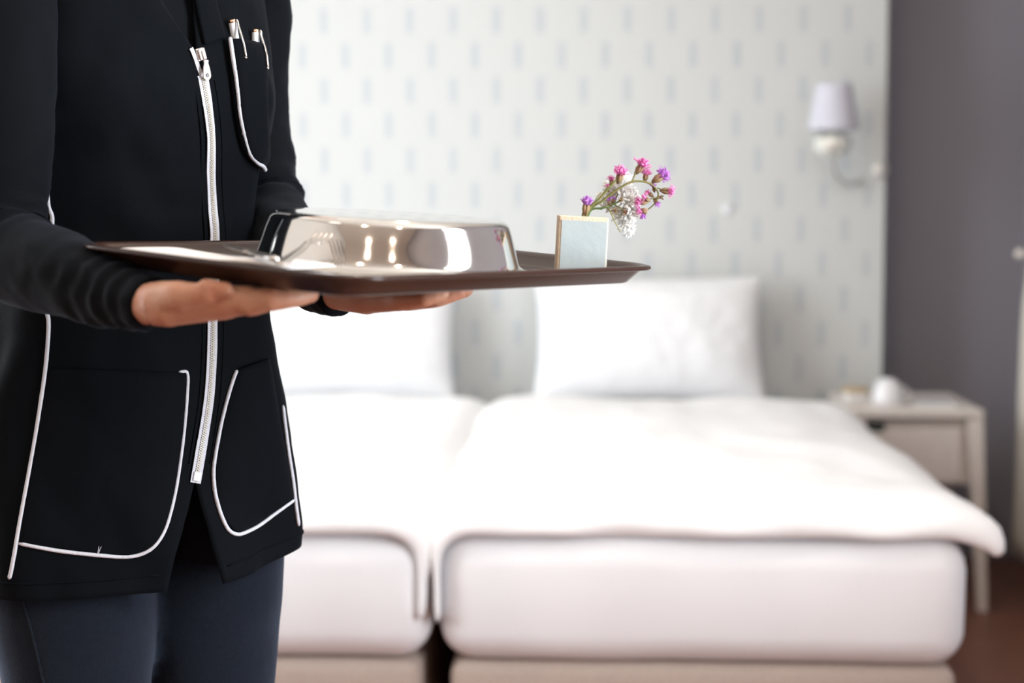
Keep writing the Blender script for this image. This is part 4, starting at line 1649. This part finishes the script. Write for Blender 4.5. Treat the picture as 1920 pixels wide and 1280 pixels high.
# placket seams beside the zip
for dx in (-17, 22):
    Pn, Nn = path_on([(x + dx, y) for x, y in ZIP if 150 <= y <= 890], 4, 0.0004)
    mesh('placket_seam', tube(Pn, 0.0009, 5), M['tunic'], tunic)
# hem fold
for sgn in (1,):
    pts = []
    for k in range(160):
        z = 0.683
        c0 = ct(z)
        pts.append(surf(c0 + R(9) + (2 * math.pi - R(18)) * k / 159, z, 0.0006))
    mesh('hem_seam', tube(pts, 0.0010, 5), M['tunic'], tunic)

# ---- zip
zp = [(x, y) for x, y in ZIP if 130 <= y <= 905]
zp = [(377, 140)] + [q for q in zp if q[1] > 145]
Pz, Nz = path_on(zp, 14, 0.0012)
Pz = [Vector(p) for p in Pz]


def ribbon(P, N, w0, w1, th, z_off=0.0):
    V, n_ = [], len(P)
    for i, p in enumerate(P):
        t = (P[min(i + 1, n_ - 1)] - P[max(0, i - 1)]).normalized()
        s = N[i].cross(t).normalized()
        if s.dot(GR) < 0:
            s = -s
        for a, b in ((w0, 0), (w1, 0), (w1, th), (w0, th)):
            V.append(p + s * a + N[i] * (b + z_off))
    Fs = grid_faces(n_, 4, True) + [(3, 2, 1, 0), tuple((n_ - 1) * 4 + k for k in range(4))]
    return V, Fs


tapeL = ribbon(Pz, Nz, -0.0062, -0.0002, 0.0007)
tapeR = ribbon(Pz, Nz, 0.0002, 0.0062, 0.0007)
mesh('zipper_tape', tapeL, M['tape'], tunic, False)
mesh('zipper_tape', tapeR, M['tape'], tunic, False)
# teeth: two interlocking rows
dist = [0]
for i in range(1, len(Pz)):
    dist.append(dist[-1] + (Pz[i] - Pz[i - 1]).length)
tv = []
k = 0
s_ = 0.003
while s_ < dist[-1] - 0.007:
    i = int(np.searchsorted(dist, s_))
    i = min(max(i, 1), len(Pz) - 1)
    f = (s_ - dist[i - 1]) / (dist[i] - dist[i - 1])
    p = Pz[i - 1].lerp(Pz[i], f)
    n_ = Nz[i]
    t = (Pz[i] - Pz[i - 1]).normalized()
    s = n_.cross(t).normalized()
    sg = 1 if k % 2 else -1
    V = []
    for (w_, l_) in ((-0.0004, 0.0004), (0.0024, 0.0009)):
        for hh_ in (0.0006, 0.0019):
            for q in (-1, 1):
                V.append(p + s * sg * w_ + t * (q * l_) + n_ * hh_)
    tv.append((V, [(0, 1, 3, 2), (4, 6, 7, 5), (0, 4, 5, 1), (2, 3, 7, 6), (0, 2, 6, 4), (1, 5, 7, 3)]))
    s_ += 0.00125
    k += 1
tag(mesh('zipper_teeth', join(*tv), M['teeth'], tunic, False), kind='stuff')
# bottom stop
p, n_ = Pz[-6], Nz[-6]
t = (Pz[-1] - Pz[-8]).normalized()
s = n_.cross(t).normalized()
mtx = Matrix((s, t, n_)).transposed().to_4x4()
mtx.translation = Pz[-7]
mesh('zipper_stop', xf(box(-0.0042, 0.0042, -0.004, 0.0055, 0.0004, 0.0024, 0.0007), mtx), M['pen_white'], tunic)
# open tape end above the slider, on her right
Po, No = path_on([(357, 90), (364, 106), (371, 126), (377, 142)], 5, 0.0012)
mesh('zipper_tape', ribbon([Vector(p) for p in Po], No, -0.003, 0.002, 0.0008), M['tape'], tunic, False)
# slider and pull
p0, n0 = hit(373, 103, 0.004)
p1, n1 = hit(379, 124, 0.004)
t = (p1 - p0).normalized()
s = n0.cross(t).normalized()
if s.dot(GR) < 0:
    s = -s
n0 = s.cross(t)
if n0.dot(p0 - CAM) > 0:
    n0 = -n0


def frame_at(p, t, n_):
    s = n_.cross(t).normalized()
    n2 = t.cross(s) if t.cross(s).dot(n_) > 0 else -t.cross(s)
    m = Matrix((s, t, n2)).transposed().to_4x4()
    m.translation = p
    return m


fm = frame_at(p0, t, n0)
sv = join(box(-0.0047, 0.0047, -0.0068, 0.0060, -0.0022, -0.0006, 0.0006), box(-0.0042, 0.0042, -0.0064, 0.0055, 0.0008, 0.0026, 0.0008), box(-0.0012, 0.0012, -0.0065, -0.003, -0.001, 0.0012), box(-0.0018, 0.0018, -0.004, 0.005, 0.0024, 0.0046, 0.0009))
mesh('zipper_slider', xf(sv, fm), M['slider'], tunic)
# the pull tab: flat bar with a ring end
out = []
N_ = 40
ring_o, ring_i = [], []
q0, _ = hit(378, 116, 0.0075)
q1, _ = hit(382, 148, 0.006)
tt = (q1 - q0).normalized()
fm2 = frame_at(q0, tt, n0)
LT = (q1 - q0).length
for k in range(N_):
    a = 2 * math.pi * k / N_
    ca, sa = math.cos(a), math.sin(a)
    cx_, cy_ = 0, LT - 0.0030
    xo = 0.0050 * ca
    yo = cy_ + 0.0050 * sa
    if sa < -0.05:                      # stretch the back of the ring into a tab
        f = min(1, -sa)
        yo = cy_ - (cy_ + 0.0015) * f ** 0.8
        xo = ca * 0.0050 * (1 - 0.45 * f) if f < 0.97 else ca * 0.005
        xo = math.copysign(max(abs(xo), 0.0030 * (abs(ca) > 0.25) * f), ca)
    ring_o.append((xo, yo))
    ring_i.append((0.0021 * ca, cy_ + 0.0021 * sa))
V = []
for zz_ in (-0.0007, 0.0007):
    V += [Vector((x, y, zz_)) for x, y in ring_o] + [Vector((x, y, zz_)) for x, y in ring_i]
Fs = []
for k in range(N_):
    k2 = (k + 1) % N_
    Fs += [(k, k2, N_ + k2, N_ + k), (2 * N_ + k, 3 * N_ + k, 3 * N_ + k2, 2 * N_ + k2), (k, 2 * N_ + k, 2 * N_ + k2, k2), (N_ + k, N_ + k2, 3 * N_ + k2, 3 * N_ + k)]
mesh('pull_tab', xf((V, Fs), fm2), M['slider'], tunic, False)


# ------------------------------------------------------------------ pens in the breast pocket
def pen(name, top, low, clip_end, r, label):
    a, na = hit(top[0], top[1], 0.0060)
    b, nb = hit(low[0], low[1], -0.0045)
    t = (b - a).normalized()
    o = empty(name, tuple(a))
    tag(o, label, 'pen', 'white pens clipped in the breast pocket')
    L = 0.112
    mesh('barrel', tube([t * -0.001 * 0, t * 0.002, t * 0.045, t * 0.095, t * 0.110, t * L], [r, r, r, r * 0.95, r * 0.6, 0.0008], 18), M['pen_white'], o)
    mesh('cap_ring', tube([-t * 0.0026, -t * 0.0020, t * 0.0006, t * 0.0010], [r * 0.72, r * 1.0, r * 1.04, r * 0.98], 18), M['gold'], o)
    c1, n1_ = hit(clip_end[0], clip_end[1], 0.0128)
    side = (c1 - a)
    s0 = na * (r + 0.0012) + GR * r * 0.35
    pts = [-t * 0.0005 + na * r * 0.3 + GR * r * 0.3, t * 0.0008 + s0, t * 0.006 + s0 + na * 0.0008, (c1 - a) * 0.6 + s0 * 0.4 + na * 0.0014, c1 - a]
    mesh('clip', tube([Vector(q) for q in spline(pts, 4)], 0.0013, 8), M['chrome'], o)
    mesh('clip_ball', sphere(c1 - a - na * 0.0006, 0.0018, 10, 7), M['chrome'], o)
    return o


pen('pen', (429, 45), (466, 190), (448, 110), 0.0042, 'white ballpoint pen in the breast pocket, the one nearer the zip')
pen('pen', (471, 63), (486, 175), (484, 131), 0.0040, 'white ballpoint pen in the breast pocket, the one nearer the sleeve')
